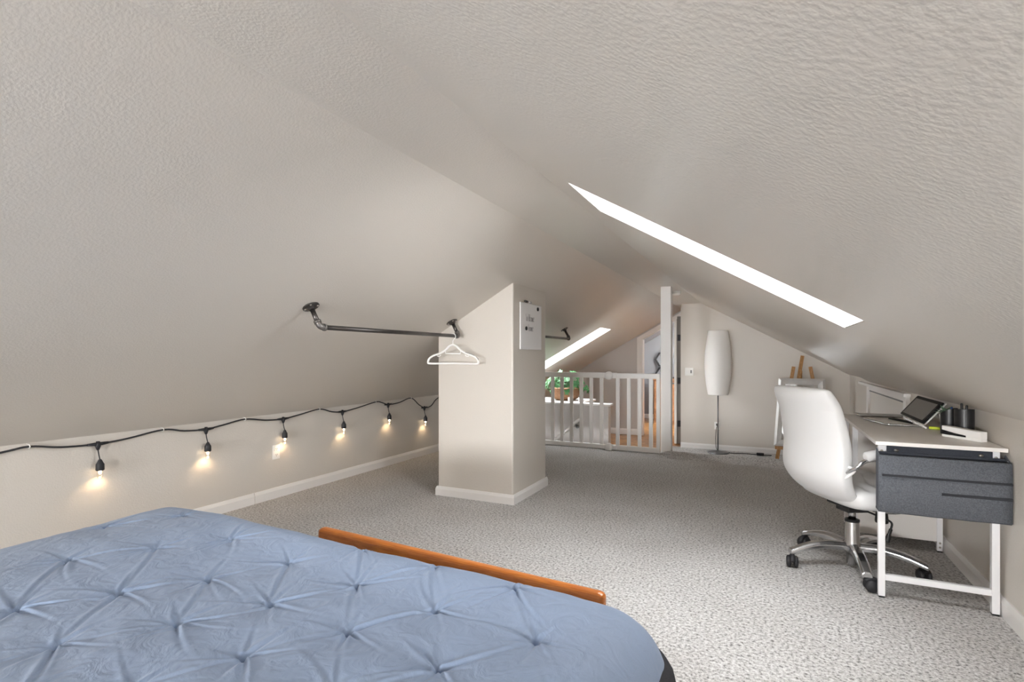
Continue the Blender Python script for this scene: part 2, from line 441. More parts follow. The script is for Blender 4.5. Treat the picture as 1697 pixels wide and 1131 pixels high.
# gable at the rear with two windows
rg = MB()
def gable(x0, x1, z0, top=None):
    z_at = lambda x: zl(x) if x < XCL else (ZC if x < XCR else zr(x))
    xs = [x0] + [q for q in (XCL, XCR) if x0 < q < x1] + [x1]
    pts = [(x0, YR, z0), (x1, YR, z0)] + [(x, YR, (z_at(x) if top is None else top)) for x in reversed(xs)]
    rg.prism(pts, (0, -0.12, 0))
W = [(-2.65, -1.65), (-0.85, 0.15)]; WZ0 = 0.62
gable(XL, W[0][0], -0.05); gable(W[0][1], W[1][0], -0.05); gable(W[1][1], XR, -0.05)
for i, (a, b) in enumerate(W):
    gable(a, b, -0.05, WZ0)
    wt = 1.16 if i == 0 else 1.28
    gable(a, b, wt)
struct('wall_rear', rg, M_paint, 'greige gable wall with two windows')
for i, (a, b) in enumerate(W):
    wt = 1.16 if i == 0 else 1.28
    fr = MB()
    for lo, hi in (((a, WZ0), (a + .05, wt)), ((b - .05, WZ0), (b, wt)), ((a, WZ0), (b, WZ0 + .05)), ((a, wt - .05), (b, wt)), (((a + b) / 2 - .02, WZ0), ((a + b) / 2 + .02, wt))):
        fr.box((lo[0], YR - .09, lo[1]), (hi[0], YR - .03, hi[1]))
    w = struct('window_%d' % (3 + i), fr, M_white, 'white framed window in the rear gable')
    MB().box((a + .04, YR - .065, WZ0 + .04), (b - .04, YR - .06, wt - .04)).build('pane', M_glass, w)
# skylights
def skylight(name, zf, n, x0, x1, y0, y1, depth, label, glass=M_glass):
    q = [Vector(p) for p in slope_quad(zf, x0 + .005, x1 - .005, y0 + .005, y1 - .005)]
    o = [p + n * depth for p in q]
    sh = MB()
    for i in range(4):
        j = (i + 1) % 4
        a, b, c, d = q[i], q[j], o[j], o[i]
        mid = (q[0] + q[2]) / 2; outw = ((a + b) / 2 - mid); outw -= n * outw.dot(n); outw.normalize()
        sh.prism([a + n * .001, b + n * .001, c, d], outw * 0.003)
    w = struct(name, sh, M_well, label)
    fr = MB(); m = 0.045
    for i in range(4):
        j = (i + 1) % 4
        inn = ((o[0] + o[2]) / 2 - (o[i] + o[j]) / 2).normalized()
        fr.prism([o[i], o[j], o[j] + inn * m, o[i] + inn * m], n * 0.05)
    fr.build('window_frame', M_white, w)
    MB().prism([p + n * 0.025 for p in o], n * 0.006).build('pane', glass, w)
    ctr = (o[0] + o[2]) / 2 + n * 0.06
    area_light('skylight_portal', ctr, ctr - n, (q[1] - q[0]).length, y1 - y0, 0, portal=True).rotation_euler = Matrix(((q[1]-q[0]).normalized(), n.cross((q[1]-q[0]).normalized()), n)).transposed().to_euler()
    return w
skylight('window_1', zr, nR, SRX0, SRX1, SRY0, SRY1, 0.19, 'white skylight shaft in the right slope')
skylight('window_2', zl, nL, SLX0, SLX1, SLY0, SLY1, 0.22, 'bright skylight in the left slope over the stair', glass_mat('dimming_skylight_glass', (.9, .91, .92, 1)))  # pane tint added only to dim the daylight over the half wall

# chimney column
PX0, PX1, PY0, PY1 = -2.46, -1.772, 3.722, 4.40
pc = MB()
b = [(PX0, PY0), (PX1, PY0), (PX1, PY1), (PX0, PY1)]
vs = [(x, y, 0) for x, y in b] + [(x, y, zl(x) + .02) for x, y in b]
pc.add(vs, [(0, 1, 5, 4), (1, 2, 6, 5), (2, 3, 7, 6), (3, 0, 4, 7), (4, 5, 6, 7), (3, 2, 1, 0)])
struct('wall_column', pc, M_paint, 'square greige chimney column meeting the left slope', bevel=0.012, seg=3)

# baseboards
def baseboard(name, pts, h=0.085, t=0.014, inward=1, z=0, label=None):
    """pts along the wall foot; sits to the left of the path when inward=1"""
    mb = MB()
    for a, c in zip(pts[:-1], pts[1:]):
        a = Vector((a[0], a[1], z)); c = Vector((c[0], c[1], z)); d = (c - a).normalized()
        s = Vector((-d.y, d.x, 0)) * inward
        a2 = a; c2 = c + d * (t if len(pts) > 2 else 0)
        prof = [(0, 0), (t, 0), (t, h * .72), (t * .6, h * .9), (t * .4, h), (0, h)]
        p0 = [a2 + s * u + Vector((0, 0, v)) for u, v in prof]
        mb.prism(p0, c2 - a2)
    return struct(name, mb, M_white, label)
baseboard('baseboard_left', [(XL, 2.87), (XL, YS)], inward=-1, label='white baseboard on the left wall')
baseboard('baseboard_left_near', [(XL, YR), (XL, 2.866)], inward=-1, label='white baseboard behind the bed')
baseboard('baseboard_right', [(XR, YR), (XR, 6.5)], inward=1, label='white baseboard behind the desk')
baseboard('baseboard_back', [(XBL, YB), (XR2, YB)], inward=-1, z=ZF, h=.08, label='white baseboard behind the lamp')
baseboard('baseboard_far', [(-3.5, YD), (dx0 - .09, YD)], inward=-1, z=ZF, h=.11, label='white baseboard on the landing')
baseboard('baseboard_column', [(PX0, PY1), (PX0, PY0), (PX1, PY0), (PX1, PY1)], inward=-1, h=.075, t=.016, label='white baseboard round the column')

# white post at the stair head
struct('trim_2', MB().box((-1.134, 6.45, -.01), (-1.016, 6.57, ZC + .01)), M_white, 'white square post from floor to ridge', bevel=.004)

# stairwell: half wall with deep ledge, handrail, steps going down to the left
hw = MB().box((-3.59, 7.1, -2.6), (-1.942, 7.22, 0.47)).box((-3.59, 7.22, -0.6), (-2.37, 7.86, 0.47))
h = struct('wall_stair', hw, M_far, 'half wall beside the stair')
MB().box((-3.59, 7.07, 0.47), (-1.912, 7.25, 0.497)).box((-3.59, 7.25, 0.47), (-2.35, 7.88, 0.497)).build('ledge', M_white, h, bevel=.006)
st = MB()
for k in range(8):
    st.box((-1.95 - .25 * (k + 1), YS, -2.6), (-1.95 - .25 * k, 7.1, ZF - .19 * (k + 1)))
sw = MB().box((-3.72, YS - .05, -2.72), (-1.85, 8.0, -2.6)).box((-1.95, YS + .001, -2.6), (-1.85, 7.99, ZF - .121)).box((-3.72, YS - .06, -2.6), (-1.85, YS - .002, -.02))
sw.box((-3.59, 7.225, -2.6), (-1.95, 7.32, -.61))
struct('wall_stairwell', sw, M_far, 'walls of the stairwell below the floor')
struct('stairs', st, M_carpet, 'carpeted stair going down')
hr = thing('handrail', 'white handrail on the half wall going down the stair', 'handrail', (-2.36, 7.03, 0.25))
MB().tube(smooth_path([(-2.30, 7.09, .275), (-2.32, 7.045, .277), (-2.36, 7.025, .255), (-2.48, 7.025, .151), (-2.745, 7.025, -.081), (-3.22, 7.025, -.488)], 5), .021, 10).build('rail', M_gate, hr)
MB().tube([(-2.385, 7.025, .218), (-2.385, 7.05, .18), (-2.385, 7.095, .17)], .011, 8).lathe([(.03, 0), (.03, .006)], 14, Matrix.Translation((-2.385, 7.1, .17)) @ Matrix.Rotation(PI / 2, 4, 'X')).build('bracket', M_lampmetal, hr)

# room beyond the doorway
fr = MB()
fr.box((-3.8, 12.5, ZF - .1), (0.4, 12.62, 2.6)).box((-3.3, YD + .12, ZF - .1), (-3.2, 12.5, 2.6)).box((0.25, YD + .12, ZF - .1), (0.35, 12.5, 2.6))
fr.prism([(-3.8, YD + .1, 0.75), (-3.8, 12.6, 0.75), (-1.2, 12.6, 2.2), (-1.2, YD + .1, 2.2)], (0, 0, .1))
fr.prism([(-1.2, YD + .1, 2.2), (-1.2, 12.6, 2.2), (0.4, 12.6, 2.2), (0.4, YD + .1, 2.2)], (0, 0, .1))
struct('wall_bedroom', fr, M_room, 'grey walls of the room beyond the doorway')
baseboard('baseboard_bedroom', [(-3.2, 12.5), (0.2, 12.5)], inward=-1, z=ZF, h=.1, label='white baseboard in the far room')
area_light('far_room_fill', (-1.0, 11.0, 2.1), (-1.0, 11.0, 0), 0.7, 0.7, 7, (1, .97, .93))  # added fill light for the far room; no fixture behind it

# open door leaf seen almost edge on, with hinges and knobs
dn = thing('door_1', 'white door leaf standing open at the slanted doorway', None, (-1.36, 9.0, ZF)); tag(dn, kind='structure')
MB().prism([(-1.365, 9.0, ZF + .01), (-1.325, 9.0, ZF + .01), (-1.325, 9.0, 1.76), (-1.365, 9.0, 1.74)], (0, .74, 0)).build('door_panel', M_white, dn, bevel=.003)
for s, x in ((-1, 0), (1, 0)):
    MB().lathe([(.012, 0), (.012, .03), (.03, .034), (.032, .055), (.02, .07), (1e-5, .072)], 14, Matrix.Translation((-1.345 + s * .02, 9.06, .70)) @ Matrix.Rotation(s * PI / 2, 4, 'Y')).build('door_knob', M_chrome, dn)
for z in (.05, .75, 1.45):
    MB().box((-1.318, 9.005, z - .05), (-1.262, 9.019, z + .05)).tube([(-1.29, 9.0, z - .05), (-1.29, 9.0, z + .05)], .008, 8).build('hinge', M_black, dn)
# dark edge of the folded second leaf beside the jamb
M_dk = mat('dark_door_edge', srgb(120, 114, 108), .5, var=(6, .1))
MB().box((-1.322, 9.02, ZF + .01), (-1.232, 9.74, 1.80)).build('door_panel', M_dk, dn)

# access door in the right knee wall
ad = MB()
AY0, AY1, AZ1 = 4.80, 6.47, .862
ad.box((XR - .008, AY0, .1), (XR - .001, AY1, AZ1 - .03))
a = struct('door_2', ad, M_paint, 'low white framed attic hatch in the right knee wall')
cf = MB().box((XR - .03, AY0 - .03, .0), (XR - .001, AY0 + .05, AZ1)).box((XR - .03, AY1 - .07, .0), (XR - .001, AY1, AZ1)).box((XR - .024, AY0 + .05, AZ1 - .05), (XR - .001, AY1 - .07, AZ1 - .012))
cf.box((XR - .045, AY0 - .05, AZ1 - .012), (XR - .001, 6.9, AZ1 + .012))
cf.build('door_frame', M_white, a)
MB().box((XR - .014, AY0 + .05, AZ1 - .066), (XR - .009, AY1 - .07, AZ1 - .05)).build('shadow_strip', M_black, a)  # black strip standing in for the shadow under the head casing

# ------------------------------------------------------------------ safety gate
g = thing('safety_gate', 'white wooden slatted gate between column and post across the stair head', 'gate', (-1.9, 6.45, 0))
GY = 6.45
MB().box((-3.05, GY - .018, .88), (-1.66, GY + .018, .945)).build('top_rail', M_gate, g, bevel=.008)
MB().box((-1.80, GY - .05, .88), (-1.134, GY - .018, .942)).build('top_rail', M_gate, g, bevel=.008)
MB().box((-3.05, GY - .018, .005), (-1.66, GY + .018, .06)).build('bottom_rail', M_gate, g, bevel=.006)
MB().box((-1.80, GY - .05, .005), (-1.134, GY - .018, .065)).build('bottom_rail', M_gate, g, bevel=.006)
xs_a = [-3.01 + .1285 * k for k in range(0, 10)]
def baluster(x, y):
    return MB().box((x - .022, y - .013, .05), (x + .022, y + .013, .89)).build('baluster', M_gate, g, bevel=.004)
for x in (-3.01, -2.885, -2.757, -2.629, -2.5, -2.372, -2.244, -2.113, -1.983, -1.851):
    baluster(x, GY)
for x in (-1.638, -1.503, -1.374, -1.24, -1.155):
    baluster(x, GY - .034)
for z in (.912, .035):
    mk = MB().lathe([(.05, -.012), (.052, 0), (.05, .03), (.03, .04), (1e-5, .042)], 20, Matrix.Translation((-1.744, GY - .05, z)) @ Matrix.Rotation(PI / 2, 4, 'X'))
    mk.box((-1.84, GY - .058, z - .022), (-1.65, GY - .03, z + .022))
    mk.build('clamp_knob', M_gate, g)

# ------------------------------------------------------------------ bed
BZ = 0.512
bed = thing('bed', 'low bed with orange wood footboard and charcoal base under the blue duvet', 'bed', (-1.2, 0.6, 0))
fa, fb = Vector((-1.625, 1.585, 0)), Vector((-0.425, 1.49, 0))
d = (fb - fa).normalized(); s = Vector((-d.y, d.x, 0))
fbm = MB().prism([fa, fb, fb + s * .045, fa + s * .045], (0, 0, .462))
fbm.build('footboard', M_orange, bed, bevel=.018, seg=4)
MB().box((-2.12, -.55, .16), (-.36, 1.36, .42)).build('mattress', M_white, bed, bevel=.06, seg=4)
# charcoal upholstered base bulging beyond the duvet on the right
def rounded_slab(x0, x1, y0, y1, z0, z1, r, n=8):
    mb = MB(); out = []
    for cx, cy, a0 in ((x1 - r, y1 - r, 0), (x0 + r, y1 - r, PI / 2), (x0 + r, y0 + r, PI), (x1 - r, y0 + r, 3 * PI / 2)):
        for k in range(n + 1):
            a = a0 + PI / 2 * k / n; out.append((cx + r * math.cos(a), cy + r * math.sin(a)))
    return mb.prism([(x, y, z0) for x, y in out], (0, 0, z1 - z0))
rounded_slab(-2.2, -.187, -.6, 1.47, .05, .42, .21).build('bed_base', M_base, bed, bevel=.05, seg=4)

TUFT = [(-2.276,1.156),(-2.127,1.362),(-1.725,1.292),(-1.999,.915),(-1.858,1.109),(-1.389,1.255),(-1.768,.695),(-1.633,.874),(-1.507,1.054),(-1.076,1.226),
        (-1.333,.847),(-1.21,1.03),(-.916,1.013),(-1.055,.823),(-1.158,.641),(-.773,.812),(-.784,1.206),(-.488,1.188),(-.634,.983),(-1.246,1.44),(-.932,1.423),(-.64,1.402)]
TUFT = [(x * .954, y * .954) for x, y in TUFT]
TUFT += [(-1.42, .63), (-.85, .60), (-.50, .76), (-.36, .95)]
for r_ in range(6):
    for k in range(8):
        TUFT.append((-2.05 + .29 * k + (.145 if r_ % 2 else 0), .43 - .19 * r_))
def duvet():
    R = .15
    x0, x1, y0, y1 = -2.20, -.362, -.62, 1.325      # flat core; the cloth rolls over beyond it
    drop = .20
    ext = R * PI / 2 + drop
    step = .0042
    xs = np.arange(x0 - ext, x1 + ext + step, step); ys = np.concatenate([np.arange(y0 - .02, .30, .018), np.arange(.30, y1 + ext + step, step)])
    X, Y = np.meshgrid(xs, ys)
    Xc = X.copy(); Yc = Y.copy()
    # skew of the foot edge
    h = np.zeros_like(X)
    T_ = np.array(TUFT)
    dmin = np.full_like(X, 9.0)
    for (tx, ty) in TUFT:
        dx = X - tx; dy = Y - ty; r = np.sqrt(dx * dx + dy * dy)
        dmin = np.minimum(dmin, r)
        msk = r < .42
        rr = r[msk]; a = np.arctan2(dy[msk], dx[msk])
        loc = -.014 * np.exp(-(rr / .012)) - .0025 * np.exp(-(rr / .06) ** 2)
        nsp = rng.integers(6, 9)
        base = rng.uniform(0, 2 * PI)
        for k in range(nsp):
            ang = base + 2 * PI * k / nsp + rng.uniform(-.28, .28)
            L = rng.uniform(.025, .075); amp = rng.uniform(.004, .009); wd = rng.uniform(.0035, .0065)
            curv = rng.uniform(-1.2, 1.2)
            da = (a - ang - curv * rr + PI) % (2 * PI) - PI
            perp = rr * np.sin(np.clip(da, -PI / 2, PI / 2))
            fwd = np.where(np.abs(da) < PI / 2, 1, 0)
            env = np.exp(-(rr / L)) * fwd
            loc += env * amp * (-1.3 * np.exp(-(perp / wd) ** 2) + .9 * np.exp(-((perp - 1.9 * wd) / (1.4 * wd)) ** 2))
        h[msk] += loc
    h += .003 * np.clip(dmin / .13, 0, 1) ** 1.3
    # pleat lines linking neighbouring tufts
    for i in range(len(T_)):
        for j in range(len(T_)):
            if i == j: continue
            v = T_[j] - T_[i]; L = np.hypot(*v)
            if L < .34 and v[1] > .1 and rng.random() < .62:
                u = v / L
                px = X - T_[i][0]; py = Y - T_[i][1]
                t = (px * u[0] + py * u[1]) / L; q = px * -u[1] + py * u[0] + .012 * np.sin(t * PI) * rng.uniform(-1, 1)
                m = (t > 0) & (t < 1) & (np.abs(q) < .08)
                e = np.sin(np.clip(t, 0, 1) * PI) ** .35
                amp = rng.uniform(.0012, .004)
                h[m] += (e * amp * (-np.exp(-(q / .006) ** 2) + .7 * np.exp(-((q - .009) / .007) ** 2)))[m]
    # loose wrinkles
    gx = np.arange(xs[0], xs[-1] + .03, .02); gy = np.arange(ys[0], ys[-1] + .03, .02)
    G = np.zeros((len(gy), len(gx)))
    for i, y in enumerate(gy):
        for j, x in enumerate(gx):
            q = noise.noise(Vector((x * 4.2, y * 4.2, .3))); p2 = noise.noise(Vector((x * 11 + 2 * q, y * 11, 5.0)))
            G[i, j] = .003 * q + .0011 * (1 - abs(p2) * 2.2)
    fx = (X - gx[0]) / .02; fy = (Y - gy[0]) / .02
    ix = np.clip(fx.astype(int), 0, len(gx) - 2); iy = np.clip(fy.astype(int), 0, len(gy) - 2); tx = fx - ix; ty = fy - iy
    wr = (G[iy, ix] * (1 - tx) + G[iy, ix + 1] * tx) * (1 - ty) + (G[iy + 1, ix] * (1 - tx) + G[iy + 1, ix + 1] * tx) * ty
    h += wr
    h += .030 * np.exp(-((X + 1.95) / .35) ** 2) * np.clip((Y - .2) / .8, 0, 1)
    h += .020 * np.exp(-((Y - 1.34) / .13) ** 2) * np.clip((X + 1.75) / .25, 0, 1) * np.clip((-.30 - X) / .25, 0, 1)
    # roll over the edges
    nxp = np.clip(X, x0, x1); nyp = np.clip(Y, -9, y1)
    dx = X - nxp; dy = Y - nyp; dd = np.sqrt(dx * dx + dy * dy); sd = np.where(dd > 1e-9, dd, 1)
    ux = dx / sd; uy = dy / sd
    th = np.clip(dd / R, 0, PI / 2); rest = np.clip(dd - R * PI / 2, 0, None)
    rx = R * np.sin(th); z = BZ - R * (1 - np.cos(th)) - rest
    wave = 1 + 0.0 * dd
    nh = h * 1.0
    side = np.sin(th)
    PX = nxp + ux * (rx + nh * side); PY = nyp + uy * (rx + nh * side); PZ = z + nh * np.cos(th)
    # hem waves on the hanging part
    hang = np.clip(rest / .2, 0, 1)
    w2 = .018 * np.sin((X + Y) * 22) * hang
    PX += ux * w2; PY += uy * w2
    # foot edge runs slightly askew
    PY += -.030 * (PX + 2.0) * np.clip((PY - .6) / .7, 0, 1)
    ny, nx = X.shape
    keep = dd <= ext
    idx = -np.ones(X.size, int); kf = keep.ravel(); idx[kf] = np.arange(kf.sum())
    V = np.stack([PX.ravel()[kf], PY.ravel()[kf], PZ.ravel()[kf]], 1)
    a = (np.arange(ny - 1)[:, None] * nx + np.arange(nx - 1)[None, :]).ravel()
    F = np.stack([a, a + 1, a + nx + 1, a + nx], 1)
    F = F[kf[F].all(1)]
    F = idx[F]
    me = bpy.data.meshes.new('duvet')
    me.from_pydata(V.tolist(), [], F.tolist())
    me.polygons.foreach_set('use_smooth', [True] * len(F))
    me.materials.append(M_duvet); me.update()
    o = bpy.data.objects.new('duvet', me); C.objects.link(o)
    return o
dv = duvet()
tag(dv, 'dusty blue pintucked duvet spread over the low bed', 'duvet')

# ------------------------------------------------------------------ pipe clothes rods on the left slope
def pipe_rod(label, ya, yb, x=-2.285):
    zf = zl(x); dn_ = -nL
    base = Vector((x, ya, zf))
    t = thing('pipe_clothes_rod', label, 'clothes rod', base, 0, 'iron pipe clothes rods')
    drop = .135
    el = .038
    for y, sgn in ((ya, 1), (yb, -1)):
        f = Vector((x, y, zf))
        Mz = Matrix.Translation(f) @ dn_.to_track_quat('Z', 'Y').to_matrix().to_4x4()
        fl = MB().lathe([(.046, .001), (.047, .005), (.044, .008), (.024, .010), (.020, .022), (.017, .024)], 28, Mz).build('flange', M_pipe, t)
        for k in range(4):
            a = PI / 4 + k * PI / 2
            MB().lathe([(.0065, 0), (.006, .003), (1e-5, .004)], 10, Mz @ Matrix.Translation((.035 * math.cos(a), .035 * math.sin(a), .0075))).build('screw', M_screw, fl)
        MB().tube([f + dn_ * .02, f + dn_ * (drop - el + .006)], .0135, 14).build('nipple', M_pipe, t)
        c = f + dn_ * drop
        path = [c - dn_ * el] + bez(c - dn_ * el * .8, c - dn_ * el * .25, c + Vector((0, sgn * el * .25, 0)), c + Vector((0, sgn * el * .8, 0)), 8) + [c + Vector((0, sgn * el, 0))]
        e = MB().tube(path, .0175, 14)
        e.tube([path[0] - dn_ * .002, path[0] + dn_ * .012], .0205, 16).tube([path[-1] + Vector((0, sgn * .002, 0)), path[-1] - Vector((0, sgn * .012, 0))], .0205, 16)
        e.build('elbow', M_elbow, t)
    c = Vector((x, 0, zf)) + dn_ * drop
    MB().tube([(c.x, ya + el - .005, c.z), (c.x, yb - el + .005, c.z)], .0135, 16).build('rod', M_pipe, t)
    return c
rc = pipe_rod('dark iron pipe clothes rod in front of the column, white hanger on it', 2.187, 3.655)
pipe_rod('dark iron pipe clothes rod behind the column, only its far end showing', 4.6, 6.06, -2.2)

# hanger
hy = 3.565
hp = Vector((rc.x, hy, rc.z))
hg = thing('clothes_hanger', 'white plastic hanger with grey grips hanging from the iron pipe rod', 'hanger', hp, 0.22)
def hpt(u, v): return (u, 0, v)
hook = [hpt(-.022 * math.cos(a), .0015 + .022 * math.sin(a)) for a in np.linspace(-.6, PI, 10)][::-1]
hook = [hpt(.022 * math.cos(a), -.0055 + .022 * math.sin(a)) for a in np.linspace(2.9, -1.1, 14)] + [hpt(0, -.04), hpt(0, -.075)]
MB().tube(hook, .0032, 8).build('hook', M_hanger, hg, world=False)
sh = smooth_path([hpt(0, -.07), hpt(.03, -.082), hpt(.06, -.11), hpt(.10, -.135), hpt(.16, -.155), hpt(.195, -.178), hpt(.207, -.205), hpt(.195, -.218), hpt(.10, -.218), hpt(0, -.216)], 5)
full = sh + [Vector((-p.x, p.y, p.z)) for p in reversed(sh[1:-1])]
MB().tube(full, .0105, 10, closed=True, flat=.75).build('body', M_hanger, hg, world=False)
MB().tube([hpt(-.062, -.112), hpt(-.062, -.14), hpt(.062, -.14), hpt(.062, -.112)], .004, 8).build('bar', M_hanger, hg, world=False)
for sg in (-1, 1):
    MB().tube(smooth_path([hpt(sg * .10, -.15), hpt(sg * .115, -.163), hpt(sg * .13, -.158)], 4), .003, 6).build('notch_hook', M_hanger, hg, world=False)
MB().tube(smooth_path([hpt(.10, -.133), hpt(.16, -.153), hpt(.198, -.178), hpt(.206, -.196)], 5), .0085, 10, flat=.8).build('grip_pad', M_grip, hg, world=False)
MB().tube([hpt(-.05, -.217), hpt(.05, -.217)], .0085, 10, flat=.8).build('grip_pad', M_grip, hg, world=False)

# ------------------------------------------------------------------ whiteboard on the column
wx = PX1 + .004
wb = thing('whiteboard', 'small frameless whiteboard with faint handwriting on the column side', 'whiteboard', (wx, 4.05, 1.2))
BY0, BY1, BZ0, BZ1 = 3.83, 4.265, 1.203, 1.582
MB().box((wx, BY0, BZ0), (wx + .012, BY1, BZ1)).build('board', M_board, wb, bevel=.006, seg=3)
def stroke_text(lines):
    mb = MB()
    for y0, z0, sc, strokes in lines:
        for stq in strokes:
            pts = smooth_path([(wx + .0135, y0 + u * sc, z0 + v * sc) for u, v in stq], 4) if len(stq) > 2 else [(wx + .0135, y0 + u * sc, z0 + v * sc) for u, v in stq]
            mb.tube(pts, .0007, 5)
    return mb
W_ = [[(0, 1.3), (.25, 0), (.5, .8), (.75, 0), (1.05, 1.3)]]
def e_(u): return [[(u, .4), (u + .35, .5), (u + .3, .8), (u + .1, .7), (u + .05, .3), (u + .2, .02), (u + .45, .15)]]
def l_(u): return [[(u, .1), (u + .15, .8), (u + .18, 1.25), (u + .1, 1.1), (u + .1, .2), (u + .25, 0)]]
def c_(u): return [[(u + .35, .65), (u + .15, .75), (u, .4), (u + .12, .05), (u + .4, .12)]]
def o_(u): return [[(u + .2, .75), (u, .45), (u + .12, .05), (u + .35, .2), (u + .35, .6), (u + .18, .75), (u + .45, .7)]]
def m_(u): return [[(u, .7), (u + .05, 0), (u + .15, .65), (u + .25, .65), (u + .28, 0), (u + .4, .65), (u + .52, .6), (u + .55, .05), (u + .65, 0)]]
def h_(u): return [[(u, 1.25), (u + .02, 0), (u + .12, .6), (u + .3, .65), (u + .34, .05), (u + .42, 0)]]
welcome = W_ + e_(1.1) + l_(1.5) + c_(1.75) + o_(2.15) + m_(2.6) + e_(3.25)
home = h_(0) + o_(.45) + m_(.92) + e_(1.6)
stroke_text([(3.93, 1.435, .046, welcome), (3.985, 1.355, .046, home)]).build('handwriting', M_ink, wb)
for (y, z, lab) in ((3.935, 1.375, 'round black magnet beside the lower handwritten word on the whiteboard'), (4.175, 1.548, 'round black magnet at the top right corner of the whiteboard')):
    m = MB().lathe([(.016, 0), (.017, .004), (.014, .009), (1e-5, .0095)], 18, Matrix.Translation((wx + .012, y, z)) @ Matrix.Rotation(PI / 2, 4, 'Y')).build('magnet', M_black)
    tag(m, lab, 'magnet', 'whiteboard magnets')
mk = thing('marker', 'black and white dry erase marker clipped to the whiteboard top edge', 'marker', (wx + .012, 4.0, 1.588))
MB().tube([(wx + .012, 3.965, 1.592), (wx + .012, 4.035, 1.590)], .009, 10).build('barrel', M_board, mk)
MB().tube([(wx + .012, 3.915, 1.594), (wx + .012, 3.967, 1.592)], .0095, 10).build('cap', M_black, mk)

# ------------------------------------------------------------------ string lights along the left wall
sx = XL + .03
sl = thing('string_lights', 'black cord of six glowing string lights along the left knee wall', 'string lights', (sx, 3.5, .65))
cordpts = [(.9, .60), (1.34, .651), (1.46, .665), (1.60, .640), (1.782, .630), (1.95, .640), (2.162, .668), (2.30, .643), (2.453, .634), (2.6, .650), (2.771, .672), (2.95, .645), (3.123, .637), (3.3, .655), (3.513, .681), (3.66, .645), (3.795, .633), (4.0, .650), (4.262, .687), (4.36, .672), (4.462, .645), (4.65, .650), (4.859, .684), (5.0, .60), (5.114, .556), (5.25, .565), (5.402, .646), (5.7, .67), (6.0, .62)]
MB().tube(smooth_path([(sx + .004 * math.sin(y * 9), y, z) for y, z in cordpts], 5), .0055, 8).build('cord', M_rubber, sl)
pend = [(1.785, .63), (2.458, .634), (3.123, .637), (3.797, .633), (4.462, .645), (5.114, .556)]
for i, (y, z) in enumerate(pend):
    jn = MB().tube([(sx, y - .055, z + .001), (sx, y - .02, z), (sx, y + .02, z), (sx, y + .055, z + .002)], [.007, .010, .010, .007], 10)
    jn.tube([(sx, y, z + .016), (sx, y, z - .012), (sx, y, z - .035)], [.009, .015, .007], 10)
    jn.build('junction', M_rubber, sl)
    bx = sx + .012
    MB().tube(smooth_path([(sx, y, z - .03), (sx + .002, y + .003, z - .06), (bx, y + .005, z - .095)], 4), .0035, 8).build('drop_cord', M_rubber, sl)
    zs = z - .09
    s_ = MB().lathe([(.006, 0), (.010, -.006), (.016, -.02), (.021, -.028), (.022, -.062), (.019, -.066)][::-1], 18, Matrix.Translation((bx, y + .005, zs))).build('socket', M_rubber, sl)
    zb = zs - .062
    MB().sphere((bx, y + .005, zb - .014), .0085, 12, 8, (1, 1, 1.6)).build('filament_bulb', M_bulb, s_)
    MB().lathe([(1e-5, -.058), (.012, -.052), (.0165, -.035), (.015, -.015), (.012, 0)], 16, Matrix.Translation((bx, y + .005, zb))).build('bulb_glass', M_bulbglass, s_)
    pl = bpy.data.lights.new('bulb_light', 'SPOT'); pl.spot_size = 2.5; pl.spot_blend = .7; pl.energy = 0.6; pl.color = (1, .72, .44); pl.shadow_soft_size = .012
    po = bpy.data.objects.new('bulb_light', pl); C.objects.link(po); po.location = (bx + .002, y + .005, zb - .03)
for y, z in ((1.46, .665), (2.162, .668), (2.771, .672), (3.513, .681), (4.262, .687), (4.859, .684)):
    MB().tube([(XL + .002, y, z + .012), (sx, y, z + .010), (sx + .008, y, z), (sx, y, z - .009), (XL + .002, y, z - .006)], .003, 6).build('clip', M_outlet, sl)

# ------------------------------------------------------------------ outlets and switches
def outlet(label, c, u, n, w=.07, h=.115, kind='outlet'):
    """plate centred at c, u = sideways axis, n = normal"""
    c, u, n = Vector(c), Vector(u), Vector(n); k = Vector((0, 0, 1))
    t = thing('wall_outlet' if kind == 'outlet' else 'light_switch', label, 'outlet' if kind == 'outlet' else 'switch', c)
    def rect(cc, a, b): return [cc - u*a - k*b, cc + u*a - k*b, cc + u*a + k*b, cc - u*a + k*b]
    MB().prism(rect(c + n * .001, w/2, h/2), n * .006).build('plate', M_outlet, t, bevel=.002)
    if kind == 'outlet':
        for s in (-1, 1):
            r = MB().prism(rect(c + n * .007 + k * (s * .024), .016, .014), n * .002).build('socket', M_outlet, t)
            mb = MB()
            for q in (-.006, .006): mb.prism(rect(c + n * .009 + k * (s * .024 + .003) + u * q, .0015, .005), n * .0006)
            mb.prism(rect(c + n * .009 + k * (s * .024 - .008), .0025, .0025), n * .0006)
            mb.build('slots', M_slot, r)
    else:
        MB().prism(rect(c + n * .007 - u * (w * .22), .010, .018), n * .004).build('toggle', M_outlet, t)
        MB().prism(rect(c + n * .007 + u * (w * .24), .010, .024), n * .005).build('rocker', M_grip, t)
    return t
outlet('white double outlet low on the left knee wall under the string lights', (XL, 3.075, .372), (0, 1, 0), (1, 0, 0))
outlet('white outlet on the back wall behind the lamp pole', (-.690, YB, .08), (1, 0, 0), (0, -1, 0), .075, .115)
outlet('white double switch plate beside the slanted doorway', (-1.10, YB, .907), (1, 0, 0), (0, -1, 0), .125, .125, 'switch')

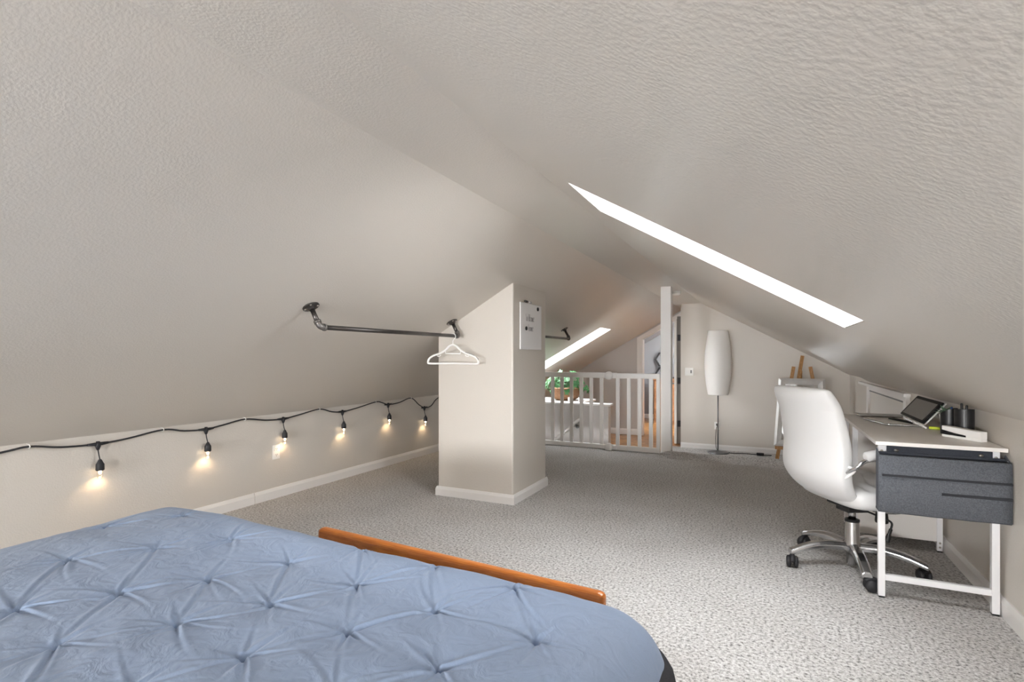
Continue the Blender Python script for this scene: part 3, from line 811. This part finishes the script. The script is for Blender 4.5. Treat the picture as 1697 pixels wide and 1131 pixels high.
# smoke detector
sd = thing('smoke_detector', 'round white smoke detector on the ridge strip behind the post', 'smoke detector', (-1.045, 7.0, ZC))
MB().lathe([(.062, -.012), (.07, -.008), (.07, 0)], 28, Matrix.Translation((-1.045, 7.0, ZC))).build('base', M_outlet, sd)
MB().lathe([(1e-5, -.045), (.05, -.044), (.06, -.036), (.062, -.016), (.055, -.012)], 28, Matrix.Translation((-1.045, 7.0, ZC))).build('cover', M_outlet, sd)

# ------------------------------------------------------------------ floor lamp
lx, ly = -.655, 8.47
lp = thing('floor_lamp', 'floor lamp with tall barrel shaped white paper shade by the back wall', 'lamp', (lx, ly, ZF))
MB().lathe([(.15, 0), (.152, .012), (.14, .022), (.03, .03), (.012, .04), (1e-5, .04)], 36, Matrix.Translation((lx, ly, ZF))).build('base', M_lampmetal, lp)
MB().tube([(lx, ly, ZF + .03), (lx, ly, .66)], .009, 12).build('pole', M_lampmetal, lp)
prof = []; N = 60
for i in range(N + 1):
    t = i / N; z = .575 + t * .958
    r = .128 + .062 * math.sin(PI * (0.06 + t * .90)) ** .9
    prof.append((r + (.0022 if i % 2 else -.0012), z))
MB().lathe(prof + [(prof[-1][0] - .006, prof[-1][1])], 16, Matrix.Translation((lx, ly, 0))).build('lamp_shade', M_paper, lp)
MB().tube(smooth_path([(lx + .13, ly + .02, ZF + .015), (lx + .22, ly + .0, ZF + .01), (lx + .35, ly + .06, ZF + .01), (lx + .5, ly + .04, ZF + .01), (lx + .72, ly + .05, ZF + .012)], 5), .006, 6).build('cord', M_black, lp)
MB().box((lx + .52, ly, ZF + .005), (lx + .62, ly + .05, ZF + .04)).build('cord_switch', M_black, lp, bevel=.006)
MB().box((-.70, YB - .04, .085), (-.67, YB - .008, .115)).tube(smooth_path([(-.685, YB - .035, .09), (-.70, YB - .06, .0), (-.705, YB - .06, -.15), (-.68, YB - .1, ZF + .02), (lx + .1, ly + .1, ZF + .02)], 5), .0045, 6).build('plug', M_black, lp)

# ------------------------------------------------------------------ easel with framed mirror
EY = 8.2
es = thing('easel', 'pine artist easel behind the white office chair', 'easel', (.42, EY, ZF))
MB().bar((.37, EY + .06, .70), (.445, EY + .16, 1.155), .045, .02, (0, -1, 0)).bar((.37, EY + .06, .70), (.37, EY + .06, -.1), .045, .02, (0, -1, 0)).build('mast', M_pine, es)
for x0, x1 in ((.335, .12), (.535, .75)):
    MB().bar((x0, EY + .10, 1.005), (x1, EY - .12, ZF + .005), .045, .022, (0, -1, 0)).build('leg', M_pine, es)
MB().bar((.42, EY + .12, .95), (.42, EY + .45, ZF + .005), .04, .022, (0, 1, 0)).build('leg', M_pine, es)
MB().box((.10, EY - .13, -.115), (.76, EY - .04, -.075)).build('tray', M_pine, es, bevel=.004)
fm = thing('framed_mirror', 'mirror in a wide silver frame leaning on the pine easel', 'mirror', (.41, EY - .08, -.07))
a0, a1 = Vector((.075, EY - .13, -.072)), Vector((.690, EY - .13, -.072))
b0, b1 = Vector((.152, EY + .03, .842)), Vector((.702, EY + .03, .848))
def lerp(p, q, t): return p + (q - p) * t
out = [Vector((.085, EY - .115, -.07)), Vector((.71, EY - .115, -.07)), Vector((.705, EY + .02, .845)), Vector((.150, EY + .02, .845))]
cen = sum(out, Vector()) / 4
inn = []
for i, p in enumerate(out):
    q = out[(i + 2) % 4]
    inn.append(None)
up = (out[3] - out[0]).normalized(); rt = (out[1] - out[0]).normalized(); nn = rt.cross(up).normalized()
fw = .085
inn = [out[0] + rt*fw + up*fw, out[1] - rt*fw + up*fw, out[2] - rt*fw - up*fw, out[3] + rt*fw - up*fw]
for i in range(4):
    j = (i + 1) % 4
    mb = MB()
    A, B, D, E = out[i], out[j], inn[j], inn[i]
    vs = [A, B, D, E, A + nn*.012, B + nn*.012, D + nn*.010, E + nn*.010, lerp(A, E, .35) + nn*.032, lerp(B, D, .35) + nn*.032]
    mb.add(vs, [(0, 1, 2, 3)[::-1], (0, 1, 5, 4), (4, 5, 9, 8), (8, 9, 6, 7), (3, 7, 6, 2), (0, 4, 8, 7, 3), (1, 2, 6, 9, 5)])
    mb.build('frame_side', M_silver, fm)
MB().prism(inn, nn * .006).build('glass', M_mirror, fm)

# ------------------------------------------------------------------ far room furniture
dr = thing('dresser', 'brown wood dresser in the room beyond the doorway', 'dresser', (-1.6, 11.8, ZF))
MB().box((-2.19, 11.62, ZF), (-.9, 12.1, .64)).build('body', M_oak, dr)
MB().box((-2.22, 11.58, .64), (-.87, 12.12, .675)).build('top', M_oak, dr)
for k in range(4):
    for c in range(2):
        x0 = -2.17 + c * .64
        dd_ = MB().box((x0, 11.595, ZF + .06 + k * .215), (x0 + .61, 11.62, ZF + .255 + k * .215)).build('drawer', M_oak, dr, bevel=.004)
        MB().box((x0 + .25, 11.575, ZF + .15 + k * .215), (x0 + .37, 11.595, ZF + .17 + k * .215)).build('handle', M_black, dd_)
tr_ = MB().box((-1.98, 11.66, .675), (-1.5, 11.95, .70)).box((-1.98, 11.66, .70), (-1.96, 11.95, .74)).box((-1.52, 11.66, .70), (-1.5, 11.95, .74)).build('tray', M_black)
tag(tr_, 'dark tray on top of the brown dresser', 'tray')
M_hexwood = mat('black_hex_frame', srgb(38, 38, 40), .5, var=(10, .1))
for cx, cz, lab in ((-2.13, 1.075, 'upper black hexagon shelf on the grey far room wall'), (-2.13, .74, 'lower black hexagon shelf on the grey far room wall')):
    hxm = MB(); R_ = .18
    P = [(cx + R_ * math.cos(k * PI / 3), cz + R_ * math.sin(k * PI / 3)) for k in range(6)]
    Q = [(cx + (R_ - .022) * math.cos(k * PI / 3), cz + (R_ - .022) * math.sin(k * PI / 3)) for k in range(6)]
    hs = thing('hexagon_shelf', lab, 'shelf', (cx, 12.44, cz), 0, 'hexagon shelves')
    for k in range(6):
        j = (k + 1) % 6
        MB().prism([(P[k][0], 12.38, P[k][1]), (P[j][0], 12.38, P[j][1]), (Q[j][0], 12.38, Q[j][1]), (Q[k][0], 12.38, Q[k][1])], (0, .119, 0)).build('side', M_hexwood, hs)

# ------------------------------------------------------------------ ivy in a wicker basket on the ledge
pv = thing('potted_ivy', 'green ivy in a brown wicker basket on the stair ledge', 'plant', (-2.70, 7.48, .498))
pcx, pcy = -2.70, 7.48
MB().lathe([(.12, 0), (.17, .03), (.205, .10), (.21, .17), (.20, .19), (.19, .17), (.16, .15), (1e-5, .15)], 28, Matrix.Translation((pcx, pcy, .498)) @ Matrix.Diagonal((1.08, .8, 1, 1))).build('basket', M_wicker, pv)
def leaf(mb, c, nrm, size):
    nrm = Vector(nrm).normalized(); ref = Vector((rng.uniform(-1, 1), rng.uniform(-1, 1), rng.uniform(-1, .3)))
    u = nrm.cross(ref).normalized(); w = nrm.cross(u)
    sh = [(0, -.1), (.5, -.35), (.45, .1), (.75, .35), (.3, .45), (0, 1), (-.3, .45), (-.75, .35), (-.45, .1), (-.5, -.35)]
    mb.add([Vector(c) + (u*a + w*b_) * size + nrm * (-.25 * abs(a) * size) for a, b_ in sh], [(0, 1, 2, 3, 4, 5), (0, 5, 6, 7, 8, 9)])
stems = MB()
for k in range(130):
    a = rng.uniform(0, 2 * PI); e = rng.uniform(-.25, 1.3)
    rr = rng.uniform(.14, .30)
    c = (pcx + 1.15 * rr * math.cos(a) * math.cos(e), pcy + .75 * rr * math.sin(a) * math.cos(e), (.69 + rr * .9 * math.sin(e)))
    mb = MB(); leaf(mb, c, (math.cos(a), math.sin(a) - .5, math.sin(e) + .4), rng.uniform(.045, .08))
    mb.build('leaf', M_leaf, pv)
    if k % 3 == 0: stems.tube([(pcx, pcy, .62), ((pcx + c[0]) / 2, (pcy + c[1]) / 2, .66 + .4 * (c[2] - .62)), c], .003, 5)
stems.build('stems', M_leaf, pv)
for x in (-2.575, -2.435):
    cn = MB().lathe([(.022, 0), (.024, .05), (.02, .055), (1e-5, .055)], 14, Matrix.Translation((x, 7.31 + (x + 2.575) * .3, .498))).build('candle', M_outlet)
    tag(cn, 'small white candle in front of the ivy basket' if x == -2.575 else 'small white candle to the right of the ivy basket', 'candle', 'candles on the ledge')

# ------------------------------------------------------------------ desk
DX0, DX1, DY0, DY1 = .462, .938, 3.0, 4.33
dk = thing('desk', 'white laminate desk with white metal legs against the right knee wall', 'desk', (.7, 3.66, 0))
MB().box((DX0, DY0, .732), (DX1 + .004, DY1, .75)).build('desktop', M_desk, dk, bevel=.002)
L = .028
def leg(x, y, z0=0.008):
    MB().box((x, y, z0), (x + L, y + L, .732)).build('leg', M_steel, dk, bevel=.002)
    MB().box((x + .002, y + .002, 0), (x + L - .002, y + L - .002, z0)).build('foot', M_black, dk)
for y in (3.045, 3.89, 4.28):
    leg(.480, y); leg(.910 - .01, y)
for y in (3.045, 4.28):
    MB().box((.508, y + .004, .085), (.900, y + L - .004, .112)).build('foot_bar', M_steel, dk)
for y in (3.045, 3.89, 4.28):
    MB().box((.508, y + .004, .700), (.900, y + L - .004, .732)).build('top_bar', M_steel, dk)
MB().box((.508, 3.897, .06), (.900, 3.907, .70)).build('side_panel', M_desk, dk)
MB().box((.486, 3.92, .12), (.925, 4.30, .135)).build('shelf', M_desk, dk)
MB().box((.486, 3.92, .42), (.925, 4.30, .435)).build('shelf', M_desk, dk)
MB().box((.885, 3.07, .56), (.905, 3.89, .725)).build('back_rail', M_steel, dk)
for x in (.494, .914):
    for z in (.70, .03, .055):
        MB().lathe([(.006, 0), (.006, .002), (1e-5, .003)], 10, Matrix.Translation((x, 3.045 if z > .5 else 3.89, z)) @ Matrix.Rotation(PI / 2, 4, 'X')).build('bolt', M_screw, dk)

# fabric organiser hanging from the near end
og = thing('hanging_organizer', 'charcoal heather fabric pocket organizer hanging on the near desk end', 'organizer', (.7, 2.99, .56))
MB().box((.512, 3.030, .60), (.898, 3.044, .728)).build('back_panel', M_fabdark, og)
fx0, fx1 = .468, .948 - .005
fy = 2.965
fp = MB()
vs = []
nxs = 13
for (y, z) in ((fy + .006, .690), (fy, .685), (fy - .004, .56), (fy, .437), (fy + .01, .430)):
    for k in range(nxs):
        x = fx0 + (fx1 - fx0) * k / (nxs - 1)
        vs.append((x, y - .006 * math.sin(PI * k / (nxs - 1)) + .002 * math.sin(k * 1.7 + z * 20), z))
fs = [(j*nxs+k, j*nxs+k+1, (j+1)*nxs+k+1, (j+1)*nxs+k) for j in range(4) for k in range(nxs-1)]
fp.add(vs, [f[::-1] for f in fs], True)
o_f = fp.build('front_panel', M_fabric, og)
sm_ = o_f.modifiers.new('solid', 'SOLIDIFY'); sm_.thickness = .008; sm_.offset = 0
MB().prism([(fx0, fy + .004, .69), (fx0, 3.03, .715), (fx0, 3.03, .44), (fx0, fy + .004, .432)], (.006, 0, 0)).build('side_panel', M_fabric, og)
MB().prism([(fx1 - .006, fy + .004, .69), (fx1 - .006, 3.03, .715), (fx1 - .006, 3.03, .44), (fx1 - .006, fy + .004, .432)], (.006, 0, 0)).build('side_panel', M_fabric, og)
MB().box((fx0, fy, .430), (fx1, 3.035, .438)).build('bottom_panel', M_fabdark, og)
MB().box((fx0 + .004, 3.022, .44), (fx1 - .004, 3.03, .70)).build('inner_panel', M_fabdark, og)
M_slotb = mat('black_pocket_slot', srgb(44, 45, 50), .9, var=(100, .2))
MB().box((fx0 + .012, fy - .0165, .598), (fx1 - .002, fy - .002, .607)).build('pocket_edge', M_slotb, og)
MB().box((.700, fy - .0165, .532), (fx1 - .002, fy - .002, .543)).build('pocket_edge', M_slotb, og)
for x in (.548, .858):
    MB().lathe([(.010, 0), (.009, .003), (1e-5, .005)], 14, Matrix.Translation((x, 3.030, .708)) @ Matrix.Rotation(PI / 2, 4, 'X') @ Matrix.Diagonal((1, .7, 1, 1))).build('rivet', M_screw, og)

# pen display on its stand
pd = thing('pen_display', 'black framed drawing display on a low metal stand on the desk', 'monitor', (.75, 4.0, .751))
BL, BR = Vector((.795, 4.29, .772)), Vector((.800, 3.755, .768)); upv = Vector((.096, 0, .122)); nu = (BR - BL).cross(upv).normalized()
def onp(a, b_): return BL + (BR - BL) * a + upv * b_
side = nu if nu.x < 0 else -nu
MB().prism([onp(0, 0), onp(1, 0), onp(1, 1), onp(0, 1)], -side * .012).build('bezel', M_bezel, pd, bevel=.006, seg=3)
MB().prism([onp(.07, .10) + side*.0004, onp(.93, .10) + side*.0004, onp(.93, .86) + side*.0004, onp(.07, .86) + side*.0004], side * .001).build('screen', M_screen, pd)
MB().prism([onp(-.005, -.02) - side*.0125, onp(1.01, -.02) - side*.0125, onp(1.01, 1.02) - side*.0125, onp(-.005, 1.02) - side*.0125], -side * .006).build('back_shell', M_outlet, pd)
MB().tube([onp(1.0, .55) - side * .02, (.905, 3.72, .758)], .005, 8).tube([onp(0, .55) - side * .02, (.905, 4.28, .758)], .005, 8).build('stand_leg', M_alu, pd)
MB().prism([(.545, 4.30, .756), (.555, 4.16, .756), (.80, 4.20, .756), (.80, 4.30, .756)], (0, 0, .008)).build('base_plate', M_alu, pd, bevel=.003)
MB().tube(smooth_path([(.552, 3.99, .757), (.575, 3.88, .757), (.612, 3.73, .757), (.625, 3.70, .757), (.66, 3.695, .757), (.80, 3.69, .757)], 5), .0065, 10).build('stand_foot', M_chrome, pd)
MB().prism([(.575, 3.97, .7515), (.64, 3.75, .7515), (.79, 3.75, .7515), (.79, 4.0, .7515)], (0, 0, .004)).build('mat_sheet', M_outlet, pd)
MB().prism([(.685, 4.02, .757), (.76, 3.80, .757), (.785, 3.81, .757), (.72, 4.05, .757)], (0, 0, .006)).build('pen_tray', M_bezel, pd)
cb = MB()
for k in range(6):
    y0 = 4.05 - k * .06
    cb.tube(smooth_path([(.775, y0, .757), (.765 - .01 * (k % 2), y0 - .03, .775), (.78, y0 - .07, .760), (.77, y0 - .11, .772), (.785, y0 - .15, .757)], 4), .005, 7)
cb.build('cable', M_outlet, pd)

# black desk cups, pens, small plant, highlighter, stapler
cz = .7505
def cup(c, r, h0, h1, label):
    t = thing('desk_cup', label, 'pen cup', (c[0], c[1], cz), 0, 'black desk cups')
    mb = MB(); n = 36; vs = []
    for z in (0, 1):
        for rr in ((r,) if z == 0 else (r, r - .004)):
            for k in range(n):
                a = 2 * PI * k / n
                zz = 0 if z == 0 else h0 + (h1 - h0) * (math.cos(a - (-.9)) * .5 + .5)
                vs.append((c[0] + rr * math.cos(a), c[1] + rr * math.sin(a), cz + zz))
    for k in range(n):
        a = 2 * PI * k / n; vs.append((c[0] + (r - .004) * math.cos(a), c[1] + (r - .004) * math.sin(a), cz + .006))
    fs = [tuple(range(n))[::-1], tuple(3 * n + k for k in range(n))]
    for q in range(3):
        fs += [(q*n+k, q*n+(k+1) % n, (q+1)*n+(k+1) % n, (q+1)*n+k) for k in range(n)]
    mb.add(vs, fs, False)
    mb.build('cup', M_black, t)
    return t
c1 = (.848, 3.45); c2 = (.886, 3.36)
cup(c1, .036, .095, .135, 'low slant topped black pen cup beside the taller one on the desk')
cup(c2, .040, .132, .138, 'taller black pen cup next to the wall on the desk')
for k, (dx, dy, h_, m_p, lab) in enumerate(((-.012, -.006, .166, M_black, 'thick black pen standing in the taller desk cup'), (.004, -.022, .158, M_black, 'thin black pen leaning right in the taller desk cup'))):
    o = MB().tube([(c2[0] + dx * .3, c2[1] + dy * .3, cz + .010), (c2[0] + dx, c2[1] + dy, cz + h_ - .004), (c2[0] + dx, c2[1] + dy, cz + h_)], [.006, .006, .003], 8).build('pen', m_p)
    tag(o, lab, 'pen', 'pens in the desk cups')
o = MB().tube([(c1[0] + .002, c1[1] - .012, cz + .010), (c1[0] + .006, c1[1] - .02, cz + .130), (c1[0] + .006, c1[1] - .02, cz + .138)], [.006, .006, .004], 8).build('pen', M_blue)
tag(o, 'blue pen standing in the low slant topped desk cup', 'pen', 'pens in the desk cups')
sp = thing('succulent', 'small dusty green leafy plant behind the black desk cups', 'plant', (.88, 3.62, cz))
MB().lathe([(.025, 0), (.032, .07), (.033, .085), (.028, .085), (.026, .075), (1e-5, .075)], 18, Matrix.Translation((.88, 3.62, cz))).build('pot', M_outlet, sp)
for k in range(16):
    a = rng.uniform(0, 2 * PI); e = rng.uniform(.25, 1.2); ln = rng.uniform(.05, .085)
    b0 = Vector((.88, 3.62, cz + .08)); dvv = Vector((math.cos(a) * math.cos(e), math.sin(a) * math.cos(e), math.sin(e) * .9))
    tip = b0 + dvv * ln; sdv = dvv.cross(Vector((0, 0, 1))).normalized() * .012
    tip.x = min(tip.x, .915); tip.z = min(tip.z, zr(tip.x) - .01)
    md = (b0 + tip) / 2 + Vector((0, 0, .008))
    MB().add([b0, md + sdv, tip, md - sdv, md + Vector((0, 0, .004))], [(0, 1, 4), (1, 2, 4), (2, 3, 4), (3, 0, 4)], True).build('leaf', M_succ, sp)
hl = thing('highlighter', 'lime yellow highlighter lying on the desk beside the pen cups', 'highlighter', (.835, 3.59, cz))
MB().tube([(.800, 3.605, cz + .009), (.850, 3.585, cz + .009)], .008, 10).build('barrel', M_yellow, hl)
MB().tube([(.850, 3.585, cz + .009), (.875, 3.575, cz + .009)], [.009, .007], 10).build('cap', M_yellow, hl)

sa = thing('stapler', 'white block stapler at the near edge of the desk in front of the cups', 'stapler', (.84, 3.24, cz))
A = Vector((.788, 3.325, cz)); B = Vector((.893, 3.160, cz)); u_ = (B - A).normalized(); w_ = Vector((-u_.y, u_.x, 0)) * -1
if w_.x < 0: w_ = -w_
wd_ = .036; ln_ = (B - A).length
def sp_(t, z): return A + u_ * (t * ln_) + Vector((0, 0, z))
MB().prism([sp_(0, .0), sp_(1, 0), sp_(1, .012), sp_(0, .012)], w_ * wd_).build('base', M_outlet, sa, bevel=.002)
MB().prism([sp_(.63, .012), sp_(1, .012), sp_(1, .047), sp_(0, .054), sp_(0, .034), sp_(.35, .024), sp_(.63, .020)], w_ * wd_).build('arm', M_outlet, sa, bevel=.002)
MB().prism([sp_(.05, .0125), sp_(.62, .0125), sp_(.62, .019), sp_(.05, .021)], w_ * (wd_ - .008)).build('slot_block', M_black, sa)  # black block filling the open slot between base and arm

# ------------------------------------------------------------------ office chair
ccx, ccy, phi = .42, 3.42, math.radians(30)
oc = thing('office_chair', 'white leather swivel office chair on chrome five star base at the desk', 'chair', (ccx, ccy, 0))
F = Vector((math.cos(phi), math.sin(phi), 0)); Rr = Vector((math.sin(phi), -math.cos(phi), 0)); CC = Vector((ccx, ccy, 0))
def ch(f, r, z): return CC + F * f + Rr * r + Vector((0, 0, z))
# star base
hubz = .115
hub = MB().lathe([(.02, .015), (.026, .02), (.028, .085), (.045, .09), (.048, .13), (.036, .145), (.034, .255), (.030, .262)], 24, Matrix.Translation(CC)).build('base_hub', M_chrome, oc)
MB().lathe([(.036, .250), (.036, .262), (.022, .264), (.022, .262)], 24, Matrix.Translation(CC)).build('column_collar', M_black, oc)
MB().tube([ch(0, 0, .255), ch(0, 0, .335)], .0175, 18).build('gas_lift', M_chrome, oc)
for k in range(5):
    a = math.radians(202 + 72 * k); dv_ = Vector((math.cos(a), math.sin(a), 0)); pv_ = Vector((-dv_.y, dv_.x, 0))
    mb = MB(); vs = []; sec = 9
    for i in range(sec):
        t = i / (sec - 1); r_ = .03 + .30 * t
        zt = .136 - .012 * t - .030 * t * t + .016 * math.sin(PI * t); wv = .029 - .005 * t; hh = .042 - .014 * t
        for (uu, vv) in ((-1, -1), (-1, .25), (-.55, 1), (.55, 1), (1, .25), (1, -1)):
            vs.append(CC + dv_ * r_ + pv_ * (uu * wv) + Vector((0, 0, zt - hh / 2 + vv * hh / 2)))
    fs = [(i*6+j, i*6+(j+1) % 6, (i+1)*6+(j+1) % 6, (i+1)*6+j) for i in range(sec-1) for j in range(6)]
    fs += [tuple(range(6))[::-1], tuple((sec-1)*6+j for j in range(6))]
    mb.add(vs, [f[::-1] for f in fs], False)
    lg = mb.build('base_arm', M_chrome, oc, bevel=.004)
    e = CC + dv_ * .318; sw = math.radians(202 + 72 * k + 70 + 25 * (k % 3))
    tv = Vector((math.cos(sw), math.sin(sw), 0)); ax = Vector((-tv.y, tv.x, 0)); wc = e + tv * .018
    cs = MB().tube([e + Vector((0, 0, .052)), e + Vector((0, 0, .082))], .007, 8)
    for s_ in (-1, 1):
        ring = [(1e-5, -.013), (.020, -.012), (.029, -.007), (.031, 0), (.029, .007), (.020, .012), (1e-5, .013)]
        Mw = Matrix.Translation(wc + ax * (s_ * .0175) + Vector((0, 0, .031))) @ ax.to_track_quat('Z', 'Y').to_matrix().to_4x4()
        cs.lathe(ring, 20, Mw)
    # hood
    hood = [wc + tv * (.029 * math.cos(b_)) + Vector((0, 0, .031 + .031 * math.sin(b_))) for b_ in np.linspace(.1, 2.6, 9)]
    cs.tube(hood, .0135, 8)
    cs.build('caster', M_rubber, lg)
# mechanism under the seat
MB().bar(ch(-.10, 0, .357), ch(.14, 0, .352), .14, .03).bar(ch(-.06, 0, .325), ch(.06, 0, .325), .10, .035).build('seat_plate', M_black, oc, bevel=.006)
MB().tube(smooth_path([ch(.0, .05, .335), ch(.02, .18, .325), ch(.03, .235, .315), ch(.02, .245, .285)], 5), .005, 8).tube(smooth_path([ch(.02, .245, .285), ch(.005, .25, .255), ch(-.01, .255, .225)], 4), [.008]*4 + [.011]*4 + [.012], 10).build('tilt_lever', M_black, oc)
MB().lathe([(.030, 0), (.032, .01), (.026, .075)], 18, Matrix.Translation(ch(.13, .05, .255))).build('tension_knob', M_black, oc)
# seat cushion: superellipse slab with stitched ribs
def cushion(name, mat_, f0, f1, hw, z0, z1, ribs=0):
    mb = MB(); nu_, nv_ = 48, 28; vs = []
    for j in range(nv_):
        v = -PI / 2 + PI * j / (nv_ - 1)
        for i in range(nu_):
            u = 2 * PI * i / nu_
            sp = lambda c, e: math.copysign(abs(c) ** e, c)
            x = sp(math.cos(v), .35) * sp(math.cos(u), .4); y = sp(math.cos(v), .35) * sp(math.sin(u), .4); z = sp(math.sin(v), .55)
            ff = (f0 + f1) / 2 + x * (f1 - f0) / 2
            zz = (z0 + z1) / 2 + z * (z1 - z0) / 2
            if z > .3 and ribs: zz -= .010 * (0.5 + .5 * math.cos(ff / (f1 - f0) * ribs * 2 * PI)) ** 5 * min(1, (1 - abs(y)) * 5)
            if x > .6: zz -= (x - .6) * .05
            vs.append(ch(ff, y * hw, zz))
    fs = [(j*nu_+i, j*nu_+(i+1) % nu_, (j+1)*nu_+(i+1) % nu_, (j+1)*nu_+i) for j in range(nv_-1) for i in range(nu_)]
    mb.add(vs, fs, True)
    return mb.build(name, mat_, oc)
cushion('seat', M_leather, -.17, .30, .262, .362, .488, 6)
# backrest: tall curved pad
def cr(t, xs, ys):
    i = max(k for k in range(len(xs) - 1) if xs[k] <= t or k == 0)
    def slope(k):
        if k == 0: return (ys[1] - ys[0]) / (xs[1] - xs[0])
        if k == len(xs) - 1: return (ys[-1] - ys[-2]) / (xs[-1] - xs[-2])
        return (ys[k + 1] - ys[k - 1]) / (xs[k + 1] - xs[k - 1])
    h = xs[i + 1] - xs[i]; q = (t - xs[i]) / h
    return (2*q**3 - 3*q*q + 1) * ys[i] + (q**3 - 2*q*q + q) * h * slope(i) + (3*q*q - 2*q**3) * ys[i + 1] + (q**3 - q*q) * h * slope(i + 1)
def backrest():
    mb = MB(); nh, nc = 44, 40; vs = []
    for j in range(nh):
        t = j / (nh - 1); z = .375 + .612 * t
        f = cr(t, [0, .1, .25, .5, .75, .9, 1], [-.13, -.205, -.255, -.256, -.284, -.310, -.318])
        w = cr(t, [0, .1, .25, .5, .75, .9, 1], [.175, .222, .250, .250, .240, .236, .222])
        th = cr(t, [0, .08, .25, .8, .92, .97, 1], [.02, .045, .052, .048, .046, .036, .018])
        for i in range(nc):
            a = 2 * PI * i / nc
            c_, s_ = math.cos(a), math.sin(a)
            y = math.copysign(abs(s_) ** .55, s_) * w; q = math.copysign(abs(c_) ** .55, c_) * th
            wrap = .05 * (y / w) ** 2 * (1 if t < .85 else max(.4, 1 - (t - .85) * 4))
            rib = 0
            if c_ < -.3: rib = .005 * math.exp(-((t - .80 - .012 * (y / w) ** 2) / .008) ** 2)
            vs.append(ch(f + q + wrap + rib, y, z))
    fs = [(j*nc+i, j*nc+(i+1) % nc, (j+1)*nc+(i+1) % nc, (j+1)*nc+i) for j in range(nh-1) for i in range(nc)]
    fs += [tuple(range(nc))[::-1], tuple((nh-1)*nc+i for i in range(nc))]
    mb.add(vs, [f[::-1] for f in fs], True)
    bk = mb.build('backrest', M_leather, oc)
    s = bk.modifiers.new('sub', 'SUBSURF'); s.levels = 1; s.render_levels = 1
    return bk
backrest()
for s_ in (-1, 1):
    ar = MB().tube(smooth_path([ch(-.215, s_ * .235, .565), ch(-.19, s_ * .285, .605), ch(-.14, s_ * .295, .640), ch(.02, s_ * .295, .645), ch(.12, s_ * .295, .635), ch(.165, s_ * .292, .57), ch(.12, s_ * .285, .45), ch(.06, s_ * .25, .375), ch(.0, s_ * .15, .36)], 6), .014, 10, flat=.7).build('armrest_frame', M_chrome, oc)
    MB().tube(smooth_path([ch(-.155, s_ * .295, .655), ch(-.09, s_ * .295, .668), ch(.05, s_ * .295, .668), ch(.12, s_ * .295, .655)], 5), [.016] + [.024]*14 + [.016], 12).build('armrest_pad', M_leather, ar)
    MB().tube(smooth_path([ch(-.225, s_ * .24, .54), ch(-.19, s_ * .268, .585), ch(-.21, s_ * .25, .60)], 4), .008, 7).build('tie_strap', M_hanger, ar)
